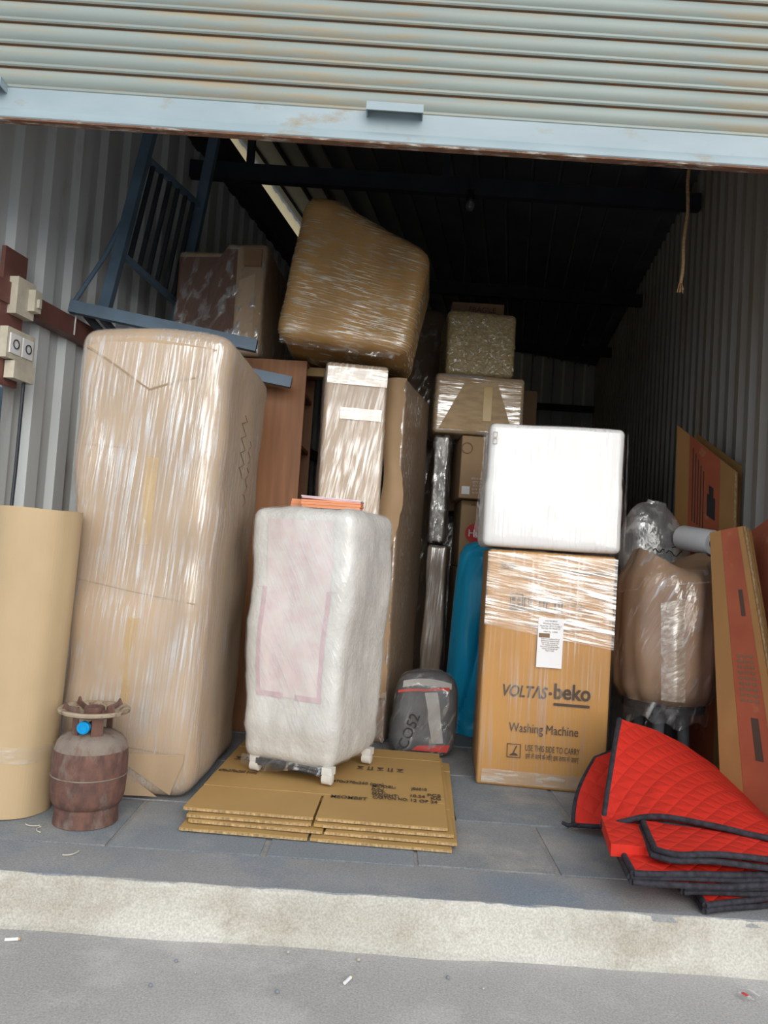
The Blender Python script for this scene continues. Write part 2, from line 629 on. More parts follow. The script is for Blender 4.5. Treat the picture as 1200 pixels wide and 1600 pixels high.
# floor: cement lip + mortar bed + stone slabs
floor = MB()
floor.box((0.5, 7.5, -0.104), (9.0, 9.77, 0.2))
floor = struct(floor.build('floor', G_MORT))
mb = MB()
def lp(u, v):
    x = -7 + 14 * u
    n1 = noise.noise(Vector((x * 7, 1.0, 3.0))) * 0.006 + noise.noise(Vector((x * 31, 1.0, 3.0))) * 0.004
    if v < 0.1:
        return (x, 2.394 + n1, -0.02)
    y = 2.398 + (2.625 - 2.398) * (v - 0.1) / 0.9
    if v < 0.2:
        y += n1
    return (x, y, 0.001 + 0.002 * noise.noise(Vector((x * 5, y * 9, 0))))
mb.grid(lp, 420, 10)
mb.build('cement_lip', G_LIP, floor, sm=60)
xs = [-3.45, -2.9, -2.37, -1.9, -1.38, -0.86, -0.33, 0.19, 0.67, 1.19, 1.7, 2.2, 2.75, 3.3, 3.85, 4.4]
row = 0
y = 2.635
while y < 12.0:
    dy = [0.47, 0.62, 0.55, 0.66][row % 4]
    for i in range(len(xs) - 1):
        sh = [0, 0.17, -0.12, 0.22][row % 4]
        x0, x1 = xs[i] + sh + 0.008, xs[i + 1] + sh - 0.008
        if x1 < xl(y) - 0.3 or x0 > xr(y) + 0.4:
            continue
        s = MB()
        zt = random.uniform(-0.0005, 0.0025)
        a, b_, c_, d_ = (x0, y + .008), (x1, y + .008), (x1, y + dy - .008), (x0, y + dy - .008)
        j = lambda: random.uniform(-0.006, 0.006)
        top = [(q[0] + j(), q[1] + j(), zt) for q in (a, b_, c_, d_)]
        s.prism(top, (0, 0, -0.02))
        s.build('paving_slab', random.choice(SLABS), floor)
    y += dy
    row += 1


# corrugated walls
def corr_wall(name, f, y0, y1, z0, ztop, inward, mat, per=0.205, dep=0.032):
    """trapezoid ribbed sheet along x=f(y)"""
    prof = []
    y = y0
    while y < y1:
        for (t, d) in ((0.0, 0), (0.42, 0), (0.52, 1), (0.90, 1)):
            prof.append((y + t * per, d))
        y += per
    prof.append((y1, 0))
    vs, fs = [], []
    zs = 2
    for (yy, d) in prof:
        for z in (z0, ztop(f(yy), yy)):
            vs.append((f(yy) + inward * dep * d, yy, z))
    for i in range(len(prof) - 1):
        fs.append((2 * i, 2 * i + 2, 2 * i + 3, 2 * i + 1))
    m = MB().add(vs, fs)
    return struct(m.build(name, mat))


wl = corr_wall('wall_left', lambda y: xl(y) - 0.02, 2.5, YB, -0.02, lambda x, y: 4.06, 1, SHEET, per=0.235)
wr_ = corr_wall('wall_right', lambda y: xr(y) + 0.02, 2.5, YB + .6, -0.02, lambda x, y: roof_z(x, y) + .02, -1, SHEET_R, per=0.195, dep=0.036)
# back wall, ribbed across
prof = []
x = xl(YB) - .1
while x < xr(YB) + .2:
    for (t, d) in ((0, 0), (0.42, 0), (0.5, 1), (0.92, 1)):
        prof.append((x + t * 0.34, d))
    x += 0.34
vs = []
for (xx, d) in prof:
    for z in (-0.02, roof_z(xx, YB) + 0.1):
        vs.append((xx, YB - 0.03 * d, z))
fs = [(2 * i, 2 * i + 2, 2 * i + 3, 2 * i + 1) for i in range(len(prof) - 1)]
wb_ = struct(MB().add(vs, fs).build('wall_back', SHEET))
for zz in (1.2, 3.5):
    MB().bar((xl(YB) + .02, YB - .075, zz), (xr(YB) - .02, YB - .075, zz), 0.07, 0.1).build('girt', STEEL_D, wb_)

# roof: ribs run back
vs, fs = [], []
n = 19
k = 0
pr = []
for i in range(n):
    for (t, d) in ((0, 0), (0.86, 0), (0.90, 1), (0.96, 1)):
        pr.append(((i + t) / n, d))
pr.append((1.0, 0))
for (u, d) in pr:
    for y in (2.62, YB + .1):
        x = (xl(y) - .35) * (1 - u) + (xr(y) + .1) * u
        vs.append((x, y, roof_z(x, y) - 0.03 * d))
fs = [(2 * i, 2 * i + 1, 2 * i + 3, 2 * i + 2) for i in range(len(pr) - 1)]
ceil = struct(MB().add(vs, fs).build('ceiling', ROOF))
# purlins
for (y, dz) in ((5.3, 0), (7.7, 0), (10.1, 0)):
    zr = 3.64 + 0.048 * (y - 5.3)
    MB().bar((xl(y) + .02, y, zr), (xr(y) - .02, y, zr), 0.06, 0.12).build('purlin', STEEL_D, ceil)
    for u in (0.12, 0.5, 0.9):
        x = xl(y) + u * (xr(y) - xl(y))
        MB().box((x, y, (zr + roof_z(x, y)) / 2 + .02), (0.05, 0.05, roof_z(x, y) - zr - .06)).build('purlin_cleat', STEEL_D, ceil)
# eaves beam on the left wall and the translucent strip above it
MB().bar((xl(2.7) + .05, 2.7, 3.93), (xl(YB) + .05, YB, 4.1), 0.1, 0.27).build('eaves_beam', STEEL_D, wl)
TRANS = bpy.data.materials.new('translucent_sheet')
TRANS.use_nodes = True
nt = TRANS.node_tree
nt.nodes.remove(nt.nodes['Principled BSDF'])
tr = nt.nodes.new('ShaderNodeBsdfTranslucent')
tr.inputs[0].default_value = (0.62, 0.50, 0.30, 1)
nt.links.new(tr.outputs[0], [q for q in nt.nodes if q.type == 'OUTPUT_MATERIAL'][0].inputs[0])
vs, fs = [], []
yy = 2.7
i = 0
while yy < YB:
    d = 0.008 if i % 2 else 0.0
    for dy in (0.0, 0.09):
        vs += [(xl(yy + dy) - .03 - d, yy + dy, 4.04), (xl(yy + dy) - .03 - d, yy + dy, roof_z(xl(yy), yy) - .01)]
    yy += 0.115
    i += 1
fs = [(2 * q, 2 * q + 2, 2 * q + 3, 2 * q + 1) for q in range(len(vs) // 2 - 1)]
MB().add(vs, fs).build('light_strip', TRANS, wl)
# girt on the left wall, red oxide
MB().bar((xl(2.6) + .055, 2.6, 2.105), (xl(7.5) + .055, 7.5, 2.105), 0.07, 0.10).build('girt', STEEL_R, wl)
MB().bar((xl(7.5) + .055, 7.5, 2.105), (xl(YB - .1) + .055, YB - .1, 2.105), 0.07, 0.10).build('girt', STEEL_R, wl)
MB().tube([(xl(3.95) + .1, 3.95, 2.165), (xl(3.95) + .097, 3.952, 2.12), (xl(3.95) + .1, 3.945, 2.06)], 0.004, 6).build('wire_tie', PAPER, wl)
# front wall above and beside the opening
fw = MB()
fw.box((0, 2.86, 4.05), (14, 0.16, 1.3))
fw.box((-4.55, 2.78, 2.2), (4.9, 0.2, 4.8))
fw.box((4.30, 2.78, 2.2), (5.0, 0.2, 4.8))
struct(fw.build('wall_front', SHEET))

# rolling shutter
door = bpy.data.objects.new('door_1', None)
COL.objects.link(door)
struct(door)
door['label'] = 'half-raised pale blue-green steel rolling shutter with rusty streaks'
XS0, XS1 = -2.05, 1.78
PITCH = 0.083
prof = [(0.0, 0.000), (0.02, 0.010), (0.08, 0.0145), (0.16, 0.0145), (0.23, 0.009), (0.28, 0.0035), (0.36, 0.008), (0.48, 0.0125),
        (0.62, 0.0145), (0.76, 0.0135), (0.90, 0.008), (1.0, 0.000)]
vs, fs = [], []
for (t, d) in prof:
    for x in (XS0, XS1):
        vs.append((x, -d, t * PITCH))
for (t, d) in prof[::-1]:
    for x in (XS0, XS1):
        vs.append((x, -d + 0.002, t * PITCH))
m_ = len(prof) * 2
for i in range(m_ - 1):
    fs.append((2 * i, 2 * i + 1, 2 * i + 3, 2 * i + 2))
slat_me = MB().add(vs, fs).mesh('slat', 35)
slat_me.materials.append(SHUT)
slat_me.materials.append(two_layer('slat_joint_rust', (0.20, 0.13, 0.08), (0.15, 0.13, 0.11), (0.26, 0.13, 0.05), (5, 30, 30), 0.5, 0.66, rough=0.8, scale=(4, 20, 20), bump=0.3))
for p_ in slat_me.polygons:
    tz = p_.center.z / PITCH
    if tz < 0.02 or tz > 0.94 or 0.24 < tz < 0.27:
        p_.material_index = 1
for i in range(11):
    o = bpy.data.objects.new('slat', slat_me)
    COL.objects.link(o)
    o.parent = door
    o.location = (0, 2.68, 2.606 + i * PITCH)
rail = MB()
pr = [(2.670, 2.606), (2.662, 2.606), (2.660, 2.530), (2.654, 2.522), (2.650, 2.514), (2.650, 2.496), (2.656, 2.489), (2.684, 2.489), (2.684, 2.606)]
rail.prism([(XS0, y, z) for (y, z) in pr], (XS1 - XS0, 0, 0))
rail = rail.build('bottom_rail', RAILP, door, sm=30)
MB().box(((XS0 + XS1) / 2, 2.665, 2.4865), (XS1 - XS0, 0.032, 0.007)).build('rusty_edge', RUST, rail)
for (xa, xb) in ((-0.155, 0.045), (-1.66, -1.437)):
    h = MB()
    h.box(((xa + xb) / 2, 2.637, 2.612), (xb - xa, 0.05, 0.004))
    h.box(((xa + xb) / 2, 2.612, 2.598), (xb - xa, 0.004, 0.030))
    h.box((xa + .002, 2.637, 2.598), (0.004, 0.05, 0.03))
    h.box((xb - .002, 2.637, 2.598), (0.004, 0.05, 0.03))
    h.build('pull_handle', RAILP, door)
for x in (XS0, XS1):
    MB().box((x, 2.69, 1.75), (0.07, 0.08, 3.5)).build('guide_channel', RAILP, door)

# ================================================================== THINGS
SURF = {}


def front(root, x, z, off=0.0015):
    """a point on the front of a package, just above its paper"""
    size, f2, w1 = SURF[root.name]
    q = f2(Vector((x, -size[1] / 2, z)))
    return q + Vector((0, -(w1(q) + off), 0))


def right_side(root, y, z, off=0.0015):
    size, f2, w1 = SURF[root.name]
    q = f2(Vector((size[0] / 2, y, z)))
    return q + Vector((w1(q) + off, 0, 0))


def laid(root, name, mat, quad, off=0.0015, n=10):
    """a thin four-cornered piece of paper or tape lying on the front of a package"""
    a, b, c, d = [Vector((q[0], 0, q[1])) for q in quad]

    def g(u, v):
        p = a.lerp(b, u).lerp(d.lerp(c, u), v)
        return front(root, p.x, p.z, off)
    return MB().grid(g, n, n).build(name, mat, root, sm=60)


def package(name, label, cat, loc, rotz, size, r, paper, film, fn=None, bulge=0.0, seed=1.0, n=14, wrinkle=0.004,
            wsc=(9, 9, 9), group=None, rot=None, skin='paper_cover', lumps=(3, 3, 3)):
    """a thing packed in paper and stretch film"""
    root = thing(name, label, cat, loc, rotz, group, rot)

    def f2(q):
        p = fn(q) if fn else q.copy()
        return p

    def w1(q):
        return bulge * nz(q, lumps, seed)

    me = rbox(size, r, n, f2, 0.0, w1)
    link(skin, me, paper, root)
    SURF[root.name] = (size, f2, w1)
    if film:
        me2 = rbox(size, r, n, f2, 0.0022, lambda q: w1(q) + wrinkle * abs(nz(q, wsc, seed + 5)))
        link('stretch_film', me2, film, root)
    return root


def strip(parent, name, mat, c, d, rot=None):
    return MB().box(c, d, rot).build(name, mat, parent)


def scribble(parent, pts, mat, r=0.0016, name='marker_scribble'):
    return MB().tube(pts, r, 5).build(name, mat, parent)


# ---------------------------------------------------------------- tall wrapped sofa on its end (left)
def tall_fn(q):
    t = q.z / 1.86
    p = q.copy()
    # broad head, narrower foot
    if p.x < 0:
        p.x *= 0.80 + 0.20 * t - 0.05 * math.sin(t * math.pi)
    else:
        p.x *= 1.0 + 0.16 * t - 0.03 * math.sin(t * math.pi)
    if t < 0.14 and p.y < 0:
        p.y += 0.05 * (1 - t / 0.14) * (0.5 + p.x)
    p.z += 0.03 * (1 if t > 0.5 else 0) * math.cos(p.x * 3)
    return p


tall = package('wrapped_sofa', 'tall tan paper-wrapped sofa standing on end beside the gas cylinder', 'package',
               (-0.985, 3.50, 0.0), math.radians(-1.0), (0.60, 0.88, 1.86), 0.075, K_TALL, F_TALL, tall_fn, 0.016, 2.3, n=26,
               wrinkle=0.004, wsc=(16, 16, 2), lumps=(2.5, 2.5, 4))
# folded-over paper flaps at the head and the foot
SEAM = kraft('kraft_seam', (0.36, 0.25, 0.155), var=0.1)
FLAP = kraft('kraft_flap', (0.49, 0.355, 0.235), var=0.09, scale=(4, 4, 2.2))
laid(tall, 'folded_flap', FLAP, [(-0.255, 1.775), (0.02, 1.60), (0.245, 1.79), (-0.05, 1.81)], 0.0016, 16)
laid(tall, 'fold_crease', SEAM, [(-0.255, 1.780), (0.02, 1.605), (0.02, 1.597), (-0.255, 1.770)], 0.003)
laid(tall, 'fold_crease', SEAM, [(0.02, 1.604), (0.13, 1.655), (0.24, 1.69), (0.02, 1.597)], 0.003)
laid(tall, 'folded_flap', K_TALL, [(-0.02, 0.185), (0.27, 0.20), (0.27, 0.17), (0.22, 0.03)], 0.005)
laid(tall, 'folded_flap', K_TALL, [(-0.05, 0.12), (0.02, 0.13), (0.17, 0.02), (0.02, 0.02)], 0.003)
laid(tall, 'paper_seam', SEAM, [(-0.24, 1.375), (0.0, 1.36), (0.0, 1.356), (-0.24, 1.369)], 0.002)
laid(tall, 'paper_seam', SEAM, [(-0.24, 0.86), (0.26, 0.79), (0.26, 0.786), (-0.24, 0.855)], 0.002)
laid(tall, 'paper_seam', SEAM, [(-0.24, 0.245), (0.27, 0.19), (0.27, 0.186), (-0.24, 0.240)], 0.002)
TAPE_F = film_mat('tape_amber', scale=(30, 30, 6), clear=0.25, streak=0.45, rough=0.15, lo=0.4, hi=0.6, milk=0.75, tint=(0.72, 0.47, 0.14))
laid(tall, 'tape', TAPE_F, [(0.03, 1.33), (0.075, 1.33), (0.065, 0.98), (0.02, 0.98)], 0.003)
laid(tall, 'tape', TAPE_F, [(0.01, 0.72), (0.06, 0.72), (0.03, 0.38), (-0.02, 0.38)], 0.003)
pts = [right_side(tall, -0.05 + 0.05 * math.sin(k * 2.1), 1.60 - 0.022 * k, 0.004) for k in range(14)]
scribble(tall, pts, INK_FADE, 0.0018)
pts = [right_side(tall, 0.08 + 0.03 * math.sin(k * 1.7), 1.50 - 0.018 * k, 0.004) for k in range(18)]
scribble(tall, pts, INK_FADE, 0.0018)

# ---------------------------------------------------------------- roll of corrugated paper
roll = thing('cardboard_roll', 'upright roll of tan corrugated cardboard taped near its base by the left wall', 'roll',
             (-1.335, 2.93, 0.006), 0, rot=(0.0, math.radians(1.4), 0))
vs, fs = [], []
NS = 150
for i in range(NS):
    a = i / NS * 2 * math.pi * 3.2
    r = 0.142 + 0.0042 * a / (2 * math.pi)
    for z in (0.0, 1.115):
        wob = 0.006 * noise.noise(Vector((math.cos(a) * 2, math.sin(a) * 2, z)))
        vs.append(((r + wob) * math.cos(a + 2.6), (r + wob) * math.sin(a + 2.6), z + (0.006 * noise.noise(Vector((a, 0, 0))) if z else 0)))
fs = [(2 * i, 2 * i + 2, 2 * i + 3, 2 * i + 1) for i in range(NS - 1)]
body = MB().add(vs, fs).build('cardboard_sheet', K_ROLL, roll, sm=60)
MB().lathe([(0.08, 1.05), (0.142, 1.05)], 40).build('inner_layers', K_EDGE, roll)
tp = MB()
rr = 0.1585
tvs = []
for k in range(41):
    a = math.radians(165 + k * 5.5)
    for z in (0.205, 0.262):
        tvs.append((rr * math.cos(a), rr * math.sin(a), z + 0.01 * math.sin(a * 2)))
tp.add(tvs, [(2 * i, 2 * i + 2, 2 * i + 3, 2 * i + 1) for i in range(40)])
F_TAPE = film_mat('tape_clear', scale=(12, 12, 60), clear=0.18, streak=0.5, rough=0.25, lo=0.5, hi=0.66, milk=0.5, tint=(.9, .8, .65))
tp.build('clear_tape', F_TAPE, roll)

# ---------------------------------------------------------------- gas cylinder with burner
RUSTY = two_layer('rusty_steel', (0.165, 0.08, 0.06), (0.095, 0.052, 0.043), (0.21, 0.165, 0.14), (14, 14, 7), 0.52, 0.74, rough=0.8,
                  scale=(34, 34, 18), bump=0.5, bscale=(60, 60, 60))
DUSTY = two_layer('dusty_top', (0.25, 0.205, 0.17), (0.19, 0.155, 0.13), (0.155, 0.085, 0.065), (22, 22, 9), 0.48, 0.66, rough=0.9,
                  scale=(10, 10, 10), bump=0.25)
RIMP = two_layer('rim_enamel', (0.38, 0.315, 0.235), (0.29, 0.215, 0.14), (0.15, 0.09, 0.06), (30, 30, 30), 0.5, 0.64, rough=0.7,
                 scale=(14, 14, 14), bump=0.4)
gas = thing('gas_cylinder', 'small rusty brown gas cylinder with a burner pan and blue valve cap', 'gas cylinder', (-1.01, 2.85, 0.003), 0.1)
MB().lathe([(0.0, 0.052), (0.09, 0.054), (0.117, 0.066), (0.126, 0.085), (0.130, 0.12), (0.132, 0.165), (0.132, 0.20), (0.131, 0.235),
            (0.128, 0.262)], 48).build('body', RUSTY, gas, sm=60)
MB().lathe([(0.128, 0.262), (0.121, 0.285), (0.108, 0.302), (0.085, 0.316), (0.05, 0.324), (0.0, 0.327)], 48).build('dusty_shoulder', DUSTY, gas, sm=60)
MB().lathe([(0.108, 0.064), (0.112, 0.052), (0.110, 0.04), (0.113, 0.0), (0.109, 0.0), (0.106, 0.05)], 48).build('foot_ring', RUSTY, gas, sm=50)
MB().tube([(0.1325 * math.cos(2 * math.pi * k / 40), 0.1325 * math.sin(2 * math.pi * k / 40), 0.172) for k in range(41)], 0.0024, 6).build('weld_seam', DUSTY, gas, sm=60)
for a in (-1.15, 1.0, 2.75, -2.2):
    wdt = 0.04 if a == -1.15 else 0.028
    rt = Matrix.Rotation(a, 3, 'Z')
    MB().box(rt @ Vector((0.078, 0, 0.352)), (0.004, wdt, 0.082), rt).build('pan_support', RUSTY, gas)
pan = MB().lathe([(0.040, 0.380), (0.075, 0.383), (0.092, 0.395), (0.104, 0.403), (0.122, 0.405), (0.1265, 0.400), (0.125, 0.392), (0.108, 0.389),
                  (0.09, 0.380), (0.07, 0.374), (0.04, 0.374)], 48).build('burner_pan', RIMP, gas, sm=40)
MB().lathe([(0.036, 0.372), (0.036, 0.402), (0.034, 0.408), (0.0, 0.410)], 28).build('burner_head', RUSTY, gas, sm=40)
for a in (0.75, 2.4, 3.5, 5.6):
    rt = Matrix.Rotation(a, 3, 'Z')
    m2 = MB()
    m2.prism([rt @ Vector(q) for q in ((0.048, -0.004, 0.384), (0.112, -0.004, 0.402), (0.100, -0.004, 0.428), (0.088, -0.004, 0.412), (0.05, -0.004, 0.402))],
             rt @ Vector((0, 0.008, 0)))
    m2.build('pot_rest', RUSTY, gas)
BLUECAP = base_mat('cap_blue', (0.0, 0.30, 0.66), rough=0.3, var=0.05, bump=0)
val = MB()
val.tube([(0, -0.01, 0.322), (0, -0.01, 0.352)], 0.016, 12)
val.tube([(0, -0.01, 0.348), (-0.01, -0.075, 0.350)], 0.011, 12)
val = val.build('valve', RUSTY, gas, sm=40)
cp = MB()
cp.tube([(-0.0100, -0.075, 0.350), (-0.0104, -0.078, 0.350), (-0.012, -0.094, 0.350), (-0.0123, -0.097, 0.350)], [0.020, 0.0225, 0.0225, 0.019], 24)
cp = cp.build('blue_cap', BLUECAP, val, sm=40)
cp['label'] = 'bright blue plastic valve cap'
g_ = MB().lathe([(0.0115, 0), (0.0155, 0), (0.0155, 0.003), (0.0115, 0.003)], 24).build('cap_rim', BLUECAP, gas)
g_.parent = val
g_.location = (-0.0123, -0.0965, 0.350)
g_.rotation_euler = (math.pi / 2, 0, -0.1)

# ---------------------------------------------------------------- flattened cartons on the floor
def flat_carton(label, dx, dy, rz, z, nick=0.0, printed=False):
    root = thing('flattened_carton', label, 'cardboard', (-0.197 + dx, 3.455 + dy, z), rz, 'flattened cartons under the white appliance')
    T = 0.0105
    wd, fd = 0.975, 0.27
    for sx in (-1, 1):
        def bend(x, y):
            return 0.004 * noise.noise(Vector((x * 3 + z * 40, y * 3, z * 9)))
        def panel(x0, x1, y0, y1, lift=0.0):
            m = MB()
            n1 = 8
            for zz, sg in ((T, 1), (0, -1)):
                m.grid(lambda u, v: (x0 + (x1 - x0) * u, y0 + (y1 - y0) * v, zz + lift * (1 - v) * 0.5 + abs(bend(x0 + (x1 - x0) * u, y0)) * (1 - v)), n1, 4)
            o = (n1 + 1) * 5
            ring = [i for i in range(n1 + 1)] + [(n1 + 1) * k + n1 for k in range(1, 5)] + [(n1 + 1) * 4 + k for k in range(n1 - 1, -1, -1)] + \
                   [(n1 + 1) * k for k in range(3, 0, -1)]
            f0 = [(ring[i], ring[(i + 1) % len(ring)], ring[(i + 1) % len(ring)] + o, ring[i] + o) for i in range(len(ring))]
            m.f += f0
            return m
        xa, xb = (-wd / 2, -0.006 - nick) if sx < 0 else (0.004 - nick, wd / 2)
        panel(xa, xb, -0.62, -0.62 + fd, 0.0).build('front_flap', K_FLAT, root)
    panel(-wd / 2, wd / 2, -0.62 + fd + 0.004, 0.27).build('panel', K_FLAT, root)
    for sx in (-1, 1):
        xa, xb = (-wd / 2, -0.006) if sx < 0 else (0.006, wd / 2)
        panel(xa, xb, 0.274, 0.42).build('back_flap', K_FLAT, root)
    EDG = MB()
    EDG.box((-wd / 4 - .003 - nick / 2, -0.6215, T / 2), (wd / 2 - 0.02 - nick, 0.003, T * .8))
    EDG.build('corrugated_edge', K_EDGE, root)
    EDG = MB()
    EDG.box((wd / 4, -0.6215, T / 2), (wd / 2 - 0.02, 0.003, T * .8))
    EDG.build('corrugated_edge', K_EDGE, root)
    if printed:
        zt = T + 0.0042
        F0 = (0, 0, 0)
        INV = (Matrix.Translation(root.location) @ Matrix.Rotation(rz, 4, 'Z')).inverted()
        for (s_, px, py, wd_) in (('MODEL:', 600, 1229, 36), ('JB6010', 655, 1233, 24), ('P/N', 590, 1233.5, 18), ('QTY:', 592, 1238, 20), ('WEIGHT:', 602, 1242.5, 42),
                                  ('10.24', 652, 1244, 22), ('CARTON NO:', 610, 1247.5, 54), ('12 OF 24', 662, 1252, 40), ('PCS', 678, 1243, 20), ('KG', 681, 1248, 15),
                                  ('470x370x260 (mm)', 560, 1223, 78), ('470x370x260 (mm)', 372, 1205, 62), ('MEOMBET', 545, 1246, 56)):
            q = INV @ fl(px, py, 0.062)
            ww = (fl(px + wd_ / 2, py, 0.062) - fl(px - wd_ / 2, py, 0.062)).length
            text(root, s_, INK_BROWN, (q.x, q.y, zt), 0.046, F0, bold=0.0008, width=ww)
        for bx_ in (0.14, -0.42):
            for k in range(5):
                m = MB()
                x = bx_ + k * 0.045 - 0.02
                if k % 2:
                    m.box((x - .008, 0.06, zt), (0.006, 0.05, .0006))
                    m.box((x + .008, 0.06, zt), (0.006, 0.05, .0006))
                    m.box((x, 0.035, zt), (0.03, 0.005, .0006))
                else:
                    m.prism([(x - .016, .08, zt), (x + .016, .08, zt), (x, .05, zt)], (0, 0, .0006))
                    m.box((x, .038, zt), (0.03, 0.006, .0006))
                m.build('handling_symbol', INK_BROWN, root)
    return root


flat_carton('lowest flattened brown carton on the grey floor, its front edge furthest out', 0.055, -0.055, -0.045, 0.004, 0.02)
flat_carton('second flattened brown carton from the floor in the stack under the white appliance', 0.085, -0.02, -0.06, 0.0185, -0.01)
flat_carton('third flattened brown carton up, just below the printed one', 0.06, 0.005, -0.035, 0.033, 0.025)
top_c = flat_carton('topmost flattened brown carton with printed MODEL and WEIGHT lines', 0.045, 0.03, -0.045, 0.0475, 0.0, True)

# ---------------------------------------------------------------- white wrapped appliance on castors
CZ = 0.0655
cool = thing('wrapped_appliance', 'tall white foam-wrapped appliance with pinkish print standing on flattened cartons', 'appliance',
             (-0.258, 3.50, CZ), math.radians(-21.5))
CS = (0.485, 0.50, 1.09)


def cool_fn(q):
    p = q.copy()
    t = q.z / CS[2]
    s = 0.90 + 0.13 * min(1.0, t * 1.25)
    p.x *= s
    p.z += 0.055
    if q.z < 0.12:
        p.y += 0.02
    p.x += 0.006 * math.sin(t * 11)
    return p


me = rbox(CS, 0.06, 24, cool_fn, 0, lambda q: 0.014 * nz(q, (5, 5, 4), 3.3) + 0.005 * nz(q, (18, 18, 14), 8))
link('foam_wrap', me, FOAM, cool)
me = rbox(CS, 0.06, 24, cool_fn, 0.004, lambda q: 0.014 * nz(q, (5, 5, 4), 3.3) + 0.005 * nz(q, (18, 18, 14), 8) + 0.005 * abs(nz(q, (20, 20, 6), 4)))
link('stretch_film', me, F_WHITE, cool)
def ptc(x0, x1, z0, z1, mat, name, yo=-0.2535, n=16, d=None):
    m = MB()
    def g(u, v):
        x, z = x0 + (x1 - x0) * u, z0 + (z1 - z0) * v
        q = Vector((x, -CS[1] / 2, z - 0.055))
        t = q.z / CS[2]
        q2 = cool_fn(Vector((x, -CS[1] / 2, q.z)))
        return (q2.x, yo - 0.0 - (0.014 * nz(q2, (5, 5, 4), 3.3) + 0.005 * nz(q2, (18, 18, 14), 8)), z)
    m.grid(g, n, n)
    return m.build(name, mat, cool, sm=60)
pp = ptc(-0.15, 0.155, 0.34, 1.09, PINK, 'pink_printed_panel', -0.2523)
pp['label'] = 'pale pink printed panel seen through the wrap'
ptc(-0.165, -0.145, 0.34, 0.80, PINK_D, 'pink_border', -0.2532)
ptc(0.140, 0.160, 0.34, 0.80, PINK_D, 'pink_border', -0.2532)
ptc(-0.165, -0.03, 0.335, 0.357, PINK_D, 'pink_border', -0.2534)
ptc(0.03, 0.160, 0.335, 0.357, PINK_D, 'pink_border', -0.2534)
ptc(-0.19, 0.19, 0.797, 0.803, PINK, 'pink_line', -0.2534)
CAST = base_mat('castor_plastic', (0.68, 0.66, 0.61), rough=0.45, var=0.08, bump=0.1)
for (x, y) in ((-0.165, -0.19), (0.185, -0.20), (0.20, 0.19), (-0.17, 0.2)):
    c = MB()
    c.box((x, y, 0.056), (0.044, 0.044, 0.03))
    c.prism([(x - 0.017, y - .02, 0.05), (x + 0.017, y - .02, 0.05), (x + 0.017, y - .012, 0.03), (x - 0.017, y - .012, 0.03)], (0, 0.034, 0))
    c = c.build('castor', CAST, cool)
    wv = MB()
    wv.tube([(x - 0.022, y - 0.006, 0.024), (x - 0.019, y - 0.006, 0.024), (x + 0.019, y - 0.006, 0.024), (x + 0.022, y - 0.006, 0.024)], [0.018, 0.023, 0.023, 0.018], 20)
    wv.build('wheel', CAST, c, sm=40)
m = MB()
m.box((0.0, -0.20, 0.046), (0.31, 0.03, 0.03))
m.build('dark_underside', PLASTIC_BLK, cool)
m = MB()
def ffn(u, v):
    x = -0.21 + 0.43 * u
    return (x, -0.235 - 0.012 * math.sin(v * 3) + 0.01 * noise.noise(Vector((x * 20, v * 3, 1))), 0.075 - v * (0.045 + 0.015 * math.sin(u * 7)))
m.grid(ffn, 30, 8)
m.build('loose_film', F_CLEAR, cool, sm=60)
m = MB()
def ffn2(u, v):
    y = 0.05 + 0.2 * u
    return (0.245 + 0.02 * noise.noise(Vector((y * 20, v * 5, 4))) + 0.015 * math.sin(u * 3), y, 0.33 - v * (0.15 + 0.1 * u))
m.grid(ffn2, 14, 10)
m.build('loose_film', F_WHITE, cool, sm=60)

# orange folded bundle on top of the appliance
ORG = base_mat('paper_orange', (0.82, 0.33, 0.17), rough=0.7, var=0.1, scale=(4, 4, 90), bump=0.4, bscale=(6, 6, 160))
PNK = base_mat('paper_pink', (0.80, 0.50, 0.52), rough=0.6, var=0.08, bump=0.2)
LIL = base_mat('paper_lilac', (0.74, 0.62, 0.68), rough=0.5, var=0.08, bump=0.2)
pz = CZ + 0.055 + 1.09
tr_ = at(522, 784, 3.60)
pk = thing('receipt_pads', 'bundle of orange and pink paper pads lying on the white appliance', 'paper pads', (tr_.x, 3.535, pz + 0.012), math.radians(-4))
for k, (mt, w_, th) in enumerate(((ORG, 0.265, 0.012), (ORG, 0.272, 0.012), (ORG, 0.27, 0.010), (PNK, 0.268, 0.006), (LIL, 0.275, 0.005))):
    z0 = (0, 0.013, 0.026, 0.037, 0.044)[k]
    m = MB()
    m.grid(lambda u, v: (-w_ / 2 + w_ * u, -0.07 + 0.14 * v, z0 + th + (0.010 * (0.5 - u) if k > 2 else 0)), 6, 3)
    m.grid(lambda u, v: (-w_ / 2 + w_ * u, -0.07 + 0.14 * v, z0 + (0.010 * (0.5 - u) if k > 2 else 0)), 6, 3)
    for q in range(6):
        m.f.append((q, q + 1, q + 29, q + 28))
        m.f.append((21 + q, 22 + q, 50 + q, 49 + q))
    for q in range(3):
        m.f.append((7 * q, 7 * q + 7, 7 * q + 35, 7 * q + 28))
        m.f.append((7 * q + 6, 7 * q + 13, 7 * q + 41, 7 * q + 34))
    m.build('pad', mt, pk)
pk2 = thing('paper_pad', 'small orange paper pad sticking out behind the pink bundle', 'paper pad', (tr_.x - 0.155, 3.635, pz + 0.016), math.radians(6))
for k in range(3):
    MB().box((0, 0, 0.007 + 0.0125 * k), (0.10 - .003 * k, 0.07, 0.012)).build('sheets', ORG, pk2)

